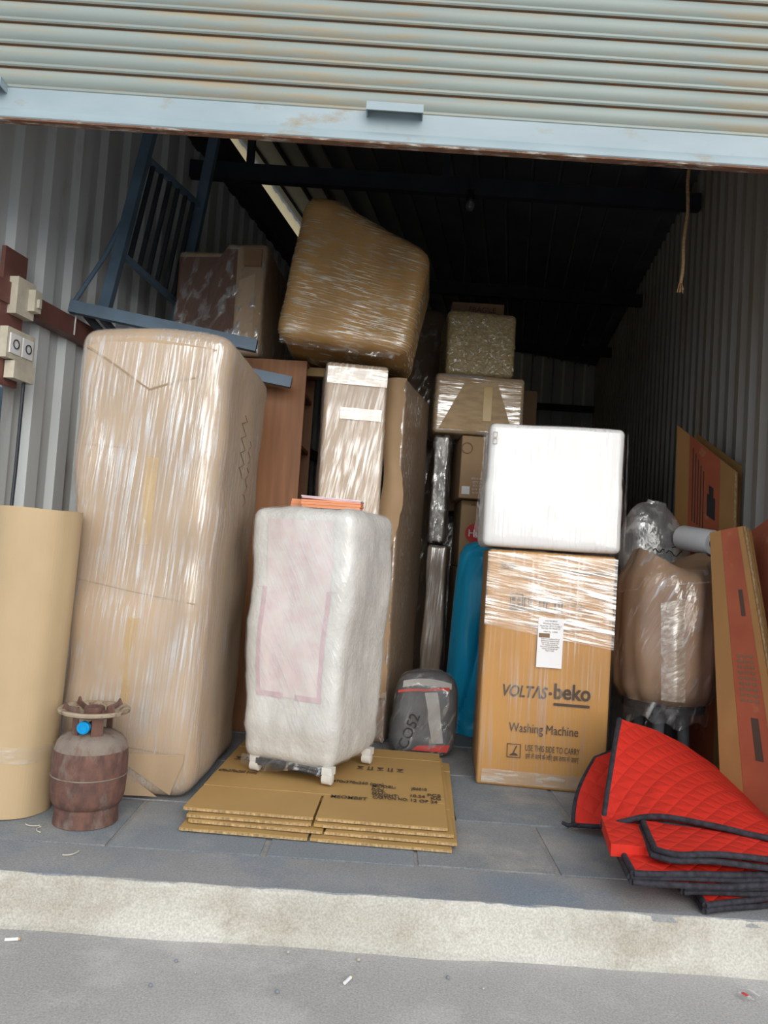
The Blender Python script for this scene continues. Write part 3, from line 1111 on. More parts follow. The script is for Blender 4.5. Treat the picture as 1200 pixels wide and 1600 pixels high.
# ---------------------------------------------------------------- wooden cabinet
cab = thing('wooden_cabinet', 'brown veneered cabinet standing behind the tall wrapped sofa', 'cabinet', (-0.90, 4.32, 0.0), math.radians(-2))
MB().box((0, 0.012, 1.045), (0.82, 0.022, 2.09)).build('side_panel', WOOD, cab)
MB().box((-0.40, 0.25, 1.045), (0.02, 0.45, 2.09)).build('back_panel', WOOD_L, cab)
MB().box((0.0, 0.46, 1.045), (0.80, 0.022, 2.09)).build('side_panel', WOOD, cab)
for z in (0.12, 0.62, 1.15, 1.62, 1.93):
    MB().box((0.0, 0.235, z), (0.78, 0.43, 0.02)).build('shelf', WOOD, cab)
    MB().box((0.385, 0.06, z - 0.025), (0.03, 0.07, 0.05)).build('cleat', WOOD, cab)
MB().box((0.43, 0.15, 2.06), (0.14, 0.05, 0.05)).build('batten', WOOD_L, cab)
MB().box((0.0, 0.24, 2.083), (0.82, 0.46, 0.014)).build('top_panel', WOOD, cab)
MB().box((-0.07, -0.0005, 1.99), (0.05, 0.004, 0.006)).build('chip', STEEL_D, cab)

# ---------------------------------------------------------------- pale film-wrapped box and long panel
bd = package('wrapped_panel_box', 'narrow upright box in whitish streaky film under the big slanted package', 'package',
             (-0.212, 4.24, 0.0), math.radians(7), (0.33, 0.38, 2.03), 0.018, K_MID,
             film_mat('film_heavy', scale=(80, 80, 6), rot=(0, 0.16, 0), clear=0.16, streak=0.55, lo=0.42, hi=0.64, milk=0.7, rough=0.3,
                      tint=(0.95, 0.90, 0.82)), None, 0.006, 1.1, n=16)
strip(bd, 'clear_tape', F_TAPE, (0.0, -0.208, 1.96), (0.32, 0.002, 0.09))
strip(bd, 'clear_tape', F_TAPE, (0.03, -0.208, 1.76), (0.22, 0.002, 0.06))

a_, b_ = Vector((-0.022, 4.24, 0)), Vector((0.148, 4.97, 0))
mid = (a_ + b_) / 2
ang = math.atan2(b_.y - a_.y, b_.x - a_.x)
pan_ = package('wrapped_wardrobe_panel', 'long brown cardboard-wrapped panel with torn front edge, behind the grey bundle', 'package',
               (mid.x + 0.055, mid.y + 0.02, 0.0), ang - math.pi / 2, (0.10, 0.76, 2.02), 0.02, K_DARK, F_DIAG, None, 0.006, 4.1, n=16)
m = MB()
def torn(u, v):
    z = 0.25 + 1.76 * v
    wdt = 0.045 + 0.07 * noise.noise(Vector((z * 2.6, 0, 2))) + 0.02 * noise.noise(Vector((z * 14, 0, 2)))
    lo_ = -0.06 + 0.03 * noise.noise(Vector((z * 3.1, 4, 2)))
    return (lo_ + (wdt - lo_) * u + (0.03 if v > 0.8 else 0) * 0, -0.392 - 0.028 * math.sin(u * 3.0), z)
m.grid(torn, 6, 60)
m.build('torn_cardboard_edge', K_MID, pan_, sm=60)
m = MB()
m.box((0.0, -0.395, 1.93), (0.035, 0.02, 0.14))
m.box((0.0, -0.395, 1.93), (0.02, 0.024, 0.10))
m.build('wooden_slat_end', WOOD, pan_)
m = MB()
m.box((-0.02, -0.405, 0.15), (0.035, 0.03, 0.3))
m.build('wooden_foot', WOOD_L, pan_)

# ---------------------------------------------------------------- big slanted wrapped armchair on top
def big_fn(q):
    p = q.copy()
    t = q.z / 0.80
    u = (q.x + 0.37) / 0.74
    drop = 0.0
    if u > 0.25:
        drop = 0.27 * (u - 0.25) / 0.75
    p.z *= 1.0 - drop
    p.x += 0.055 * t * (1 - 0.3 * u)                  # leans right as it rises
    if u < 0.5:
        p.x += 0.02 * (1 - t)
    p.z -= 0.0
    p.y += 0.10 * (t - 0.3) * 0.6
    return p


big = package('wrapped_armchair', 'big golden-brown slanted armchair package lying on top of the pile under the roof', 'package',
              (-0.275, 4.30, 2.098), math.radians(-3), (0.74, 0.72, 0.80), 0.085, K_BIG,
              film_mat('film_big', scale=(9, 9, 125), rot=(0, 0.10, 0), clear=0.07, streak=0.75, lo=0.49, hi=0.63, milk=0.45, bump=1.0, rough=0.3, tint=(0.97, 0.82, 0.55)),
              big_fn, 0.02, 6.0, n=22, wrinkle=0.006, wsc=(5, 5, 26), rot=(0, math.radians(5), math.radians(-2)))
m = MB()
def und(u, v):
    x = -0.33 + 0.62 * u
    return (x, -0.33 + 0.03 * math.sin(v * 2) + 0.02 * noise.noise(Vector((x * 9, v * 4, 2))), 0.05 - 0.07 * v - 0.01 * noise.noise(Vector((x * 14, v * 3, 7))))
m.grid(und, 30, 8)
m.build('loose_film', F_CLEAR, big, sm=60)

bb = package('wrapped_bundle', 'tall brown film-wrapped bundle rising behind the big slanted package', 'package', (0.22, 6.1, 0.0),
             math.radians(-4), (0.46, 0.46, 2.98), 0.16, K_DARK, F_SIDE, None, 0.03, 2.0, n=14)

# ---------------------------------------------------------------- film-wrapped cartons on the cabinet
GLOSSBROWN = kraft('paper_dark_brown', (0.14, 0.065, 0.04), var=0.15)
ct = package('wrapped_carton', 'brown carton in shiny loose film standing on the wooden cabinet', 'package', (-1.0, 4.66, 2.108),
             math.radians(-5), (0.52, 0.62, 0.60), 0.03, K_MID, F_SIDE, lambda q: Vector((q.x, q.y, q.z + 0.05 * (q.x > 0) * (q.z / 0.6) - 0.03 * q.x * 0)),
             0.012, 9.0, n=14, wrinkle=0.014, wsc=(10, 10, 5))
laid(ct, 'dark_paper_panel', GLOSSBROWN, [(-0.25, 0.56), (0.09, 0.57), (0.10, 0.03), (-0.25, 0.03)], 0.0012)
laid(ct, 'pale_paper_strip', FLAP, [(0.11, 0.40), (0.20, 0.44), (0.21, 0.03), (0.10, 0.03)], 0.0012)
MB().box((0.185, -0.312, 0.565), (0.10, 0.03, 0.10)).build('folded_flap', K_DARK, ct)
ct2 = package('wrapped_carton', 'dark film-wrapped carton behind the steel grille by the left wall', 'package', (-1.25, 5.25, 0.0),
              math.radians(9), (0.30, 0.34, 2.80), 0.03, GLOSSBROWN, F_SIDE, None, 0.01, 3.0, n=10, wrinkle=0.01, wsc=(10, 10, 5))

# ---------------------------------------------------------------- steel grille frame leaning by the left wall
fr = thing('metal_rack', 'dark blue steel rack with a barred grille above the tall wrapped sofa', 'rack', (0, 0, 0))
A0, A1 = at(240, 190, 4.10), at(163, 486, 3.98)
B0, B1 = at(336, 215, 4.72), at(272, 522, 4.62)
MB().bar(A0, A1, 0.055, 0.055, (0, 1, 0)).build('post', STEEL, fr)
MB().bar(B0, B1, 0.06, 0.06, (0, 1, 0)).build('post', STEEL, fr)
def lerp(a, b, t): return a + (b - a) * t
ca0, cb0 = lerp(A0, A1, 0.19), lerp(B0, B1, 0.36)
ca1, cb1 = lerp(A0, A1, 0.70), lerp(B0, B1, 0.86)
MB().bar(ca0, cb0, 0.03, 0.03).build('crossbar', STEEL, fr)
MB().bar(ca1, cb1, 0.03, 0.03).build('crossbar', STEEL, fr)
for k in range(1, 7):
    t = k / 7
    MB().bar(lerp(ca0, cb0, t), lerp(ca1, cb1, t), 0.022, 0.022, (0, 1, 0)).build('bar', STEEL_D, fr)
R0, R1 = at(110, 479, 3.90), at(401, 541, 3.98)
MB().bar(R0, R1, 0.05, 0.062).build('base_rail', STEEL, fr)
MB().tube([lerp(A0, A1, 0.42), lerp(lerp(A0, A1, 0.42), R0, .5) + Vector((0.015, 0, -0.02)), R0 + Vector((0.02, 0, 0.03))], 0.012, 8).build('brace_rod', STEEL, fr, sm=50)
for px in (135, 160):
    a = at(px, 492 + (px - 135) * 0.2, 3.95)
    MB().bar(a, a + Vector((0.13, 0.18, -0.16)), 0.03, 0.03).build('strut', STEEL_D, fr)
for (q, t) in ((B1, 0), ):
    MB().bar(q + Vector((0, 0, 0.03)), Vector((q.x, q.y, 2.11)), 0.05, 0.05, (0, 1, 0)).build('leg', STEEL, fr)
tb = thing('steel_tube', 'short blue steel box tube sticking out in front of the wooden cabinet', 'tube', (0, 0, 0))
T0, T1 = at(330, 572, 4.12), at(455, 598, 4.16)
MB().bar(T0, T1, 0.05, 0.06).build('tube', STEEL, tb)
MB().bar(lerp(T0, T1, 0.998), T1 + (T1 - T0).normalized() * .003, 0.036, 0.046).build('open_end', STEEL_D, tb)

# electrical switchgear on the left wall
eb = thing('switch_board', 'cream electrical switch board with sockets mounted on the left wall', 'switchboard', (xl(3.5) + 0.10, 3.5, 2.0), math.radians(90 - 9.5))
MB().box((-0.02, 0.03, 0.0), (0.16, 0.02, 0.62)).build('red_backing', STEEL_R, eb)
MB().box((0.01, 0.0, 0.10), (0.13, 0.05, 0.17)).build('switch_housing', CREAM_P, eb)
brk = MB().box((0.05, -0.04, 0.10), (0.05, 0.04, 0.10)).build('breaker', CREAM_P, eb)
MB().box((0.05, -0.065, 0.09), (0.018, 0.016, 0.04)).build('breaker_lever', CREAM_P, brk)
spl = MB().box((0.01, 0.0, -0.125), (0.20, 0.04, 0.14)).build('socket_plate', CREAM_P, eb)
for k in (-1, 1):
    MB().box((0.01 + k * 0.045, -0.023, -0.125), (0.075, 0.006, 0.09)).build('socket_module', PAPER, spl)
    m = MB().lathe([(0.018, 0), (0.022, 0), (0.022, 0.003), (0.018, 0.003)], 20).build('socket_ring', STEEL_D, spl)
    m.location = (0.01 + k * 0.045, -0.0275, -0.125)
    m.rotation_euler = (math.pi / 2, 0, 0)
MB().box((0.03, -0.01, -0.24), (0.15, 0.05, 0.08)).build('junction_box', CREAM_P, eb)
MB().tube([(0.06, -0.015, -0.28), (0.062, -0.012, -0.7), (0.06, 0.0, -1.2), (0.05, 0.01, -1.95)], 0.008, 8).build('cable', STEEL_D, eb)
MB().box((-0.05, 0.035, -0.75), (0.05, 0.02, 0.85)).build('conduit', STEEL, eb)

# rope
rp = [(1.243 + 0.004 * math.sin(k * 1.1) - 0.02 * (k / 14) ** 3 * 0.8, 3.3, 2.96 - 0.66 * k / 14) for k in range(15)]
rp = [(1.245, 3.3, roof_z(1.245, 3.3) - .02), (1.244, 3.3, 3.3)] + rp
rope = thing('jute_rope', 'frayed brown rope hanging from the roof by the right wall', 'rope', rp[-1])
cord = MB().tube([Vector(p) - Vector(rp[-1]) for p in rp], 0.0075, 7).build('cord', ROPE, rope, sm=60)
for k in range(6):
    a = k * 1.05
    MB().tube([(0, 0, 0.02), (0.008 * math.cos(a), 0.008 * math.sin(a), -0.01), (0.014 * math.cos(a), 0.014 * math.sin(a), -0.03 - 0.004 * k)], 0.0022, 5).build('frayed_end', ROPE, cord)

# hanging lamp holder far back
lp_ = at(735, 312, 5.22)
lamp = thing('lamp_holder', 'small dark lamp holder hanging below the roof purlin', 'lamp', (lp_.x, lp_.y, lp_.z))
MB().tube([(0, 0, 0.34), (0.0, 0, 0.06)], 0.006, 6).build('flex', STEEL_D, lamp)
MB().lathe([(0.0, 0.07), (0.02, 0.068), (0.024, 0.03), (0.03, 0.0), (0.0, 0.0)], 16).build('holder', PLASTIC_BLK, lamp, sm=40)
MB().lathe([(0.015, 0.0), (0.03, -0.03), (0.032, -0.05), (0.02, -0.075), (0.0, -0.08)], 16).build('bulb', F_CLEAR, lamp, sm=60)

# ---------------------------------------------------------------- the column of cartons behind the white carton
def carton(name, label, loc, rz, size, mat, seam=True, group=None, film=None, r=0.008, bul=0.003, seed=1.0):
    root = package(name, label, 'carton', loc, rz, size, r, mat, film, None, bul, seed, n=8, group=group, skin='cardboard_body')
    if seam:
        MB().box((0, -size[1] / 2 - 0.0035, size[2] / 2), (0.055, 0.0015, size[2] * 0.96)).build('tape', TAPE, root)
    return root


c1 = carton('plain_carton', 'tall plain brown carton at the foot of the stack behind the blue tarpaulin', (0.765, 5.14, 0.0), -0.0, (0.56, 0.5, 0.975), K_DARK, seed=2)
c2 = carton('printed_carton', 'brown carton with a red round logo behind the blue tarpaulin', (0.765, 5.14, 0.98), -0.0, (0.55, 0.5, 0.425), K_MID, False, seed=3)
lg = MB().lathe([(0.0, 0), (0.062, 0), (0.062, 0.001), (0.0, 0.001)], 28).build('red_logo', INK_RED, c2, sm=20)
lg.location = (-0.18, -0.2545, 0.215)
lg.rotation_euler = (math.pi / 2, 0, 0)
text(c2, 'Huggies', INK_WHITE, (-0.125, -0.2562, 0.215), 0.062, bold=0.001)
text(c2, '470 x 34 PCS', INK_FADE, (-0.16, -0.2545, 0.395), 0.02)
text(c2, 'pants', INK_RED, (-0.15, -0.2545, 0.14), 0.025)
c3 = carton('printed_carton', 'brown carton with round stamp and yellow tape above the red-logo carton', (0.73, 5.04, 1.41), 0.02, (0.55, 0.48, 0.395), K_MID, False, seed=4)
MB().box((-0.10, -0.2445, 0.31), (0.075, 0.002, 0.165)).build('tape', TAPE_Y, c3)
st = MB().lathe([(0.030, 0), (0.036, 0), (0.036, 0.001), (0.030, 0.001)], 24).build('round_stamp', INK_FADE, c3)
st.location = (-0.24, -0.2435, 0.315)
st.rotation_euler = (math.pi / 2, 0, 0)
for k in range(5):
    text(c3, ('470 X 470', 'QTY 24', 'PCS 12', 'G.W. 10', 'N.W. 9')[k], INK_WHITE, (-0.165, -0.2438, 0.125 - 0.022 * k), 0.018)
text(c3, 'FRAGILE', INK_RED, (-0.02, -0.2438, 0.325), 0.05)
strip(c3, 'paper_label', PAPER, (-0.235, -0.2435, 0.05), (0.05, 0.0015, 0.05))
c4 = package('wrapped_carton', 'wrapped tan carton with folded paper ends under the crinkled golden box', 'package', (0.56, 5.10, 1.825), 0.02, (0.575, 0.45, 0.385),
             0.025, kraft('kraft_honey', (0.55, 0.37, 0.19), var=0.1), film_mat('film_wide', scale=(6, 6, 60), rot=(0, 0.03, 0), clear=0.10, streak=0.65, lo=0.48, hi=0.62), None, 0.008, 5, n=10)
m = MB()
m.prism([(-0.255, -0.231, 0.025), (-0.10, -0.234, 0.335), (0.11, -0.234, 0.335), (0.22, -0.231, 0.025)], (0, 0.003, 0))
m.build('folded_flap', kraft('kraft_honey_pale', (0.60, 0.43, 0.25), var=0.12, scale=(9, 9, 30)), c4)
MB().box((0.05, -0.2365, 0.2), (0.055, 0.002, 0.22)).build('tape', TAPE_Y, c4)
c5 = package('crinkled_box', 'golden box in heavily crinkled film on the carton stack', 'package', (0.56, 5.20, 2.232), 0.04, (0.46, 0.42, 0.43), 0.035,
             kraft('kraft_straw', (0.58, 0.44, 0.20), var=0.2, scale=(40, 40, 60), bump=0.8, bscale=(60, 60, 110), bdist=0.01), F_CRINK, None, 0.01, 6, n=14, wrinkle=0.012, wsc=(30, 30, 50))
c6 = carton('flat_carton', 'low brown carton lying on top of the crinkled golden box', (0.555, 5.34, 2.685), -0.02, (0.36, 0.3, 0.10), K_DARK, False, seed=7)
text(c6, 'FRAGILE', INK_BROWN, (0.03, -0.1545, 0.05), 0.05)

c7 = carton('narrow_carton', 'narrow brown carton squeezed left of the stamped carton', (0.485, 5.60, 1.36), 0.05, (0.22, 0.3, 0.42), K_DARK, True, seed=8)
bag = package('black_bag', 'black plastic bag stuffed under the narrow carton', 'bag', (0.475, 5.60, 0.0), 0, (0.25, 0.34, 1.345), 0.08, PLASTIC_BLK, F_CLEAR, None, 0.03, 9, n=12, skin='plastic_bag')
sv = package('film_wrapped_board', 'thin silvery film-wrapped board between the long panel and the cartons', 'package', (0.358, 5.0, 1.13), math.radians(-8), (0.085, 0.30, 0.665), 0.010,
             base_mat('grey_board', (0.36, 0.35, 0.32), rough=0.4, var=0.25, scale=(12, 12, 6), bump=0.3), film_mat('film_silver', scale=(26, 26, 16), clear=0.12, streak=0.8, lo=0.5, hi=0.6, bump=1.0, bdist=0.015), None, 0.008, 3, n=12, wrinkle=0.022, wsc=(22, 22, 10))
pl_ = package('wrapped_bolster', 'dark brown film-wrapped upright bundle right of the long panel', 'package', (0.372, 4.98, 0.0), math.radians(-8), (0.12, 0.30, 1.10), 0.018,
              kraft('kraft_umber', (0.26, 0.185, 0.12), var=0.15), F_TALL, None, 0.012, 5, n=12, wrinkle=0.01)

# far cartons
f1 = carton('brown_carton', 'upright brown carton at the back beside the wrapped tan carton', (0.98, 6.1, 1.5), 0, (0.30, 0.4, 0.86), K_DARK, False, seed=11)
f2 = carton('brown_carton', 'wide brown carton at the back peeking over the white carton', (1.05, 6.1, 0.0), 0, (0.9, 0.6, 1.495), K_DARK, False, seed=12)
f2b = carton('flat_carton', 'flat carton on the wide back carton behind the white carton', (1.32, 6.05, 1.5), 0, (0.36, 0.5, 0.405), K_DARK, False, seed=12)
f3 = package('brown_bundle', 'small reddish brown bundle peeking over the top of the white carton', 'bundle', (1.45, 5.35, 0.0), 0.1, (0.30, 0.5, 1.90), 0.06,
             kraft('maroon_cloth', (0.20, 0.085, 0.06), var=0.2), F_SIDE, None, 0.02, 13, n=10)

# ---------------------------------------------------------------- washing machine carton and white carton
WS = (0.585, 0.56, 1.085)
wm = package('appliance_carton', 'orange-brown washing machine carton with printed lettering under the white carton', 'carton', (0.822, 3.862, 0.003), math.radians(-5),
             WS, 0.014, K_WM, None, None, 0.004, 3.7, n=14, skin='cardboard_body')
me = rbox((WS[0] + .004, WS[1] + .004, WS[2]), 0.016, 16, lambda q: Vector((q.x, q.y, q.z)), 0.004, lambda q: 0.004 * nz(q, (3, 3, 3), 3.7) + 0.004 * abs(nz(q, (30, 30, 3), 2)))
link('stretch_film', me, film_mat('film_wm', scale=(70, 70, 1.6), clear=0.045, streak=0.30, lo=0.5, hi=0.7, bump=0.6), wm)
# second, denser turn of film around the upper third
m = MB()
def band(u, v):
    x = -WS[0] / 2 - 0.005 + (WS[0] + 0.01) * u
    zlo = 0.735 - 0.075 * u
    z = zlo + (1.075 - zlo) * v
    return (x, -WS[1] / 2 - 0.012 - 0.003 * noise.noise(Vector((x * 8, z * 30, 0))), z)
m.grid(band, 16, 26)
m.build('film_band', film_mat('film_band', scale=(6, 6, 85), rot=(0, 0.13, 0), clear=0.13, streak=0.75, lo=0.46, hi=0.64, bump=0.8, tint=(.95, .92, .86), milk=.5), wm, sm=60)
yf = -WS[1] / 2 - 0.0068
yt = yf
text(wm, 'VOLT\u039bS', INK_BROWN, (-0.098, yt, 0.437), 0.074, shear=0.22, bold=0.0014, width=0.205)
text(wm, '\u2022', INK_BROWN, (0.024, yt, 0.437), 0.06)
text(wm, 'beko', INK_BROWN, (0.122, yt, 0.449), 0.098, bold=0.0022, width=0.165)
MB().box((0.122, yt, 0.393), (0.163, 0.001, 0.012)).build('underline', INK_BROWN, wm)
text(wm, 'Washing Machine', INK_BROWN, (0.002, yt, 0.272), 0.060, bold=0.0, width=0.315)
text(wm, 'USE THIS SIDE TO CARRY', INK_BROWN, (0.046, yt, 0.184), 0.040, width=0.245)
text(wm, '\u0907\u0938\u0947 \u0932\u0947 \u091c\u093e\u0928\u0947 \u0915\u0947 \u0932\u093f\u090f \u0907\u0938 \u0924\u0930\u092b \u0938\u0947 \u0909\u0920\u093e\u090f\u0902', INK_BROWN, (0.046, yt, 0.147), 0.032, width=0.24)
# carry pictogram
m = MB()
for (c, d) in (((-0.128, yt, 0.197), (0.062, .001, .003)), ((-0.128, yt, 0.137), (0.062, .001, .003)), ((-0.158, yt, 0.167), (.003, .001, .06)), ((-0.098, yt, 0.167), (.003, .001, .06))):
    m.box(c, d)
m.prism([(-0.150, yt, 0.145), (-0.108, yt, 0.145), (-0.113, yt, 0.153), (-0.128, yt, 0.160)], (0, 0.001, 0))
m.prism([(-0.132, yt, 0.160), (-0.126, yt, 0.160), (-0.114, yt, 0.190), (-0.119, yt, 0.190)], (0, 0.001, 0))
m.build('carry_symbol', INK_BROWN, wm)
# upper symbols row
for k in range(4):
    m = MB()
    x = -0.155 + 0.062 * 0
    if k == 0:
        for (c, d) in (((-0.155, yt, 0.885), (0.06, .001, .004)), ((-0.155, yt, 0.812), (0.06, .001, .004)), ((-0.183, yt, 0.848), (.004, .001, .075)), ((-0.127, yt, 0.848), (.004, .001, .075))):
            m.box(c, d)
        for i in range(2):
            for j in range(2):
                m.box((-0.168 + i * 0.026, yt, 0.835 + j * 0.028), (0.016, .001, 0.018))
        m.box((-0.155, yt, 0.82), (0.045, .001, .006))
    else:
        x = -0.105 + 0.07 * (k - 1)
        m.box((x, yt, 0.815), (0.055, .001, .004))
        m.box((x - .012, yt, 0.845), (0.006, .001, .05))
        m.box((x + .006, yt, 0.852), (0.006, .001, .035))
        m.box((x + .02, yt, 0.842), (0.006, .001, .05))
        m.box((x, yt, 0.872), (0.04, .001, .004))
    m.build('handling_symbol', INK_BROWN, wm)
text(wm, 'SIZE', INK_FADE, (-0.20, yt, 1.01), 0.036, bold=0.0008)
text(wm, 'VOLTAS BEKO', INK_FADE, (0.175, yt, 1.005), 0.028, bold=0.0008)
text(wm, '7.2 KG', INK_FADE, (0.13, yt, 0.845), 0.045, rot=(math.pi / 2, 0.5, 0))
lb = MB().box((0.008, yt - 0.0082, 0.672), (0.116, 0.0012, 0.228)).build('paper_label', PAPER, wm)
for k, (wd_, zz) in enumerate(((0.05, 0.772), (0.08, 0.760), (0.10, 0.748), (0.095, 0.738), (0.07, 0.722), (0.10, 0.690), (0.098, 0.681), (0.10, 0.672), (0.095, 0.663), (0.10, 0.654), (0.098, 0.645), (0.05, 0.636))):
    s_ = ('VOLTAS BEKO', 'Washing Machine', 'Model No. WTT 72 DBLT', 'Net Qty 1N  Month 03', 'MRP Rs. 13990', 'Voltbek Home Appliances Pvt Ltd', 'Manufactured and packed at Sanand',
          'Gujarat India customer care', 'For complaints call toll free', 'Net content one washing machine', 'Inclusive of all taxes per unit', 'Made in India')[k]
    text(lb, s_, INK_FADE if k > 4 else INK_BROWN, (0.008, yt - 0.0092, zz), 0.0105, sx=wd_ / (0.0105 * 0.52 * len(s_)), name='small_print')
MB().box((-0.02, yt - 0.0092, 0.705), (0.05, 0.0006, 0.02)).build('printed_box', INK_FADE, lb)
strip(wm, 'clear_tape', F_TAPE, (0.0, yf + 0.001, 0.045), (0.54, 0.002, 0.06))

HS = (0.645, 0.46, 0.588)
wc = package('white_carton', 'bright white film-wrapped carton standing on the washing machine carton', 'carton', (0.812, 3.83, 1.104), math.radians(-4.5), HS, 0.03, WHITE_BOX,
             film_mat('film_white_box', scale=(60, 60, 3), clear=0.10, streak=0.35, lo=0.5, hi=0.7, milk=0.5), lambda q: Vector((q.x * (1.0 - 0.015 * (q.z > 0.3)), q.y, q.z)), 0.007, 1.4, n=16,
             wrinkle=0.006, wsc=(4, 4, 22), skin='cardboard_body')
m = MB()
for dz in (0, 0.032):
    for (c, d) in (((-0.292, -0.2405, 0.540 - dz), (0.018, .001, .0022)), ((-0.292, -0.2405, 0.515 - dz), (0.018, .001, .0022)), ((-0.301, -0.2405, 0.5275 - dz), (.002, .001, .025)), ((-0.283, -0.2405, 0.5275 - dz), (.002, .001, .025))):
        m.box(c, d)
m.build('handling_symbol', INK_FADE, wc)
for (zz) in (0.30, 0.315):
    pass
m = MB()
def lfw(u, v):
    z = 0.02 + 0.56 * u
    return (-0.325 - 0.035 * v * (1 - 0.7 * u) + 0.012 * noise.noise(Vector((z * 9, v * 4, 3))), -0.20 + 0.05 * v, z + 0.02 * v)
m.grid(lfw, 26, 8)
m.build('loose_film', F_WHITE, wc, sm=60)
m = MB()
def lfw2(u, v):
    z = 0.03 + 0.54 * u
    return (0.330 + 0.028 * v * (1.0 - 0.55 * u) + 0.010 * noise.noise(Vector((z * 9, v * 4, 13))), -0.21 + 0.06 * v, z - 0.02 * v)
m.grid(lfw2, 26, 8)
m.build('loose_film', F_CLEAR, wc, sm=60)

# ---------------------------------------------------------------- blue tarpaulin bundle
tv = [at(768, 846, 4.45), at(742, 846, 4.45), at(730, 853, 4.46), at(722, 868, 4.47), at(716, 905, 4.48), at(709, 975, 4.5), at(702, 1050, 4.52), at(695, 1105, 4.54),
      at(697, 1125, 4.54), at(704, 1150, 4.5)]
blue = thing('blue_tarpaulin', 'bright blue plastic tarpaulin bundle leaning left of the washing machine carton', 'tarpaulin', (0.66, 4.6, 0))
m = MB()
NU, NV = 14, 30
def bl(u, v):
    k = v * (len(tv) - 1)
    i = min(int(k), len(tv) - 2)
    p = tv[i].lerp(tv[i + 1], k - i)
    a = u * math.pi * 1.05
    wdt = 0.30
    fold = 0.060 * (abs(math.sin(u * 7 + v * 4.5)) ** 0.5 - 0.6) * (0.3 + v) * math.sin(u * math.pi) + 0.02 * noise.noise(Vector((u * 6, v * 9, 1)))
    x = p.x + wdt * (1 - math.cos(a)) / 2
    yy = p.y + 0.16 - (0.13 + fold) * math.sin(a)
    z = max(0.006, p.z if v < 0.98 else p.z)
    return Vector((x, yy, z)) - Vector((0.66, 4.6, 0))
m.grid(bl, NU * 3, NV * 2)
top_r = [bl(i / 42, 0) for i in range(43)]
ctr = sum(top_r, Vector()) / 43
bi = len(m.v)
m.v.append(tuple(ctr + Vector((0, 0.06, 0.0))))
m.f += [(i, i + 1, bi) for i in range(42)]
m.build('tarpaulin_sheet', BLUE_TARP, blue, sm=60)
# back panel that the tarpaulin wraps
MB().box((0.13, 0.14, 0.53), (0.24, 0.03, 1.02)).build('wrapped_board', WOOD_L, blue)

# ---------------------------------------------------------------- grey bundle in clear film
gb = package('grey_bundle', 'small grey cloth bundle with red trim in clear film on the floor', 'bundle', (0.275, 4.095, 0.004), math.radians(-3), (0.32, 0.21, 0.395), 0.07, GREY_CLOTH, F_CLEAR,
             lambda q: Vector((q.x * (1.0 + 0.06 * math.sin(q.z * 9)) + 0.02 * q.z, q.y, q.z + 0.03 * math.cos(q.x * 9) * (q.z > 0.2))), 0.014, 2.2, n=14, wrinkle=0.012, wsc=(14, 14, 6), skin='cloth')
TRIM = base_mat('trim_red', (0.50, 0.05, 0.04), rough=0.6, var=0.2, bump=0.2)
WHT = base_mat('cloth_white_and_glare', (0.40, 0.39, 0.38), rough=0.7, var=0.15, bump=0.3)  # white cloth at the top; also colours the painted glare stripe
laid(gb, 'white_cloth_top', WHT, [(-0.12, 0.37), (0.13, 0.375), (0.13, 0.345), (-0.12, 0.335)], 0.001)
laid(gb, 'red_trim', TRIM, [(-0.14, 0.325), (0.0, 0.318), (0.0, 0.306), (-0.14, 0.311)], 0.0012)
laid(gb, 'red_trim', TRIM, [(0.0, 0.318), (0.12, 0.352), (0.12, 0.335), (0.0, 0.306)], 0.0012)
laid(gb, 'red_trim', TRIM, [(-0.02, 0.06), (0.14, 0.075), (0.13, 0.035), (-0.05, 0.035)], 0.0012)
laid(gb, 'painted_glare_stripe', WHT, [(-0.005, 0.30), (0.06, 0.31), (0.105, 0.08), (0.05, 0.075)], 0.0012)  # glare on the clear film, painted as a pale stripe
text(gb, 'CO52', INK, (-0.065, front(gb, -0.065, 0.13, 0.008).y, 0.13), 0.075, rot=(math.pi / 2, -1.25, 0))

# ---------------------------------------------------------------- wrapped drum on a dark stool (right)
drum = thing('wrapped_drum', 'round kraft-paper wrapped drum in clear film near the right wall', 'package', (1.435, 3.82, 0.414), 0.0)
drum.scale = (0.972, 0.972, 0.972)
def dr_mesh(extra, top=0.70):
    vs, fs = [], []
    N, M_ = 72, 26
    for j in range(M_ + 1):
        v = j / M_
        z = top * v
        for i in range(N):
            a = 2 * math.pi * i / N
            r = 0.235 + 0.02 * math.sin(v * 3.1) - 0.05 * max(0, v - 0.86) / 0.14
            r += 0.014 * (abs(math.sin(a * 6.5 + 0.5 * math.sin(v * 4) + 0.8)) ** 0.6 - 0.6)
            r += 0.016 * noise.noise(Vector((math.cos(a) * 2.5, math.sin(a) * 2.5, v * 3)))
            r += extra
            if v < 0.08:
                r -= 0.03 * (1 - v / 0.08)
            zz = z + (0.05 * math.sin(a * 2 + 1.0) * (v > 0.9) * (v - 0.9) * 10)
            vs.append((r * math.cos(a), r * math.sin(a), zz))
    for j in range(M_):
        for i in range(N):
            i2 = (i + 1) % N
            fs.append((j * N + i, j * N + i2, (j + 1) * N + i2, (j + 1) * N + i))
    b = len(vs)
    vs.append((0.0, 0, top - 0.04))
    for i in range(N):
        fs.append((M_ * N + i, M_ * N + (i + 1) % N, b))
    vs.append((0, 0, 0.0))
    for i in range(N):
        fs.append(((i + 1) % N, i, b + 1))
    return MB().add(vs, fs)
K_DRUM = kraft('kraft_drum', (0.34, 0.205, 0.115), var=0.14)
dr_mesh(0).build('paper_cover', K_DRUM, drum, sm=60)
dr_mesh(0.006).build('stretch_film', F_CLEAR, drum, sm=60)
tw = MB()
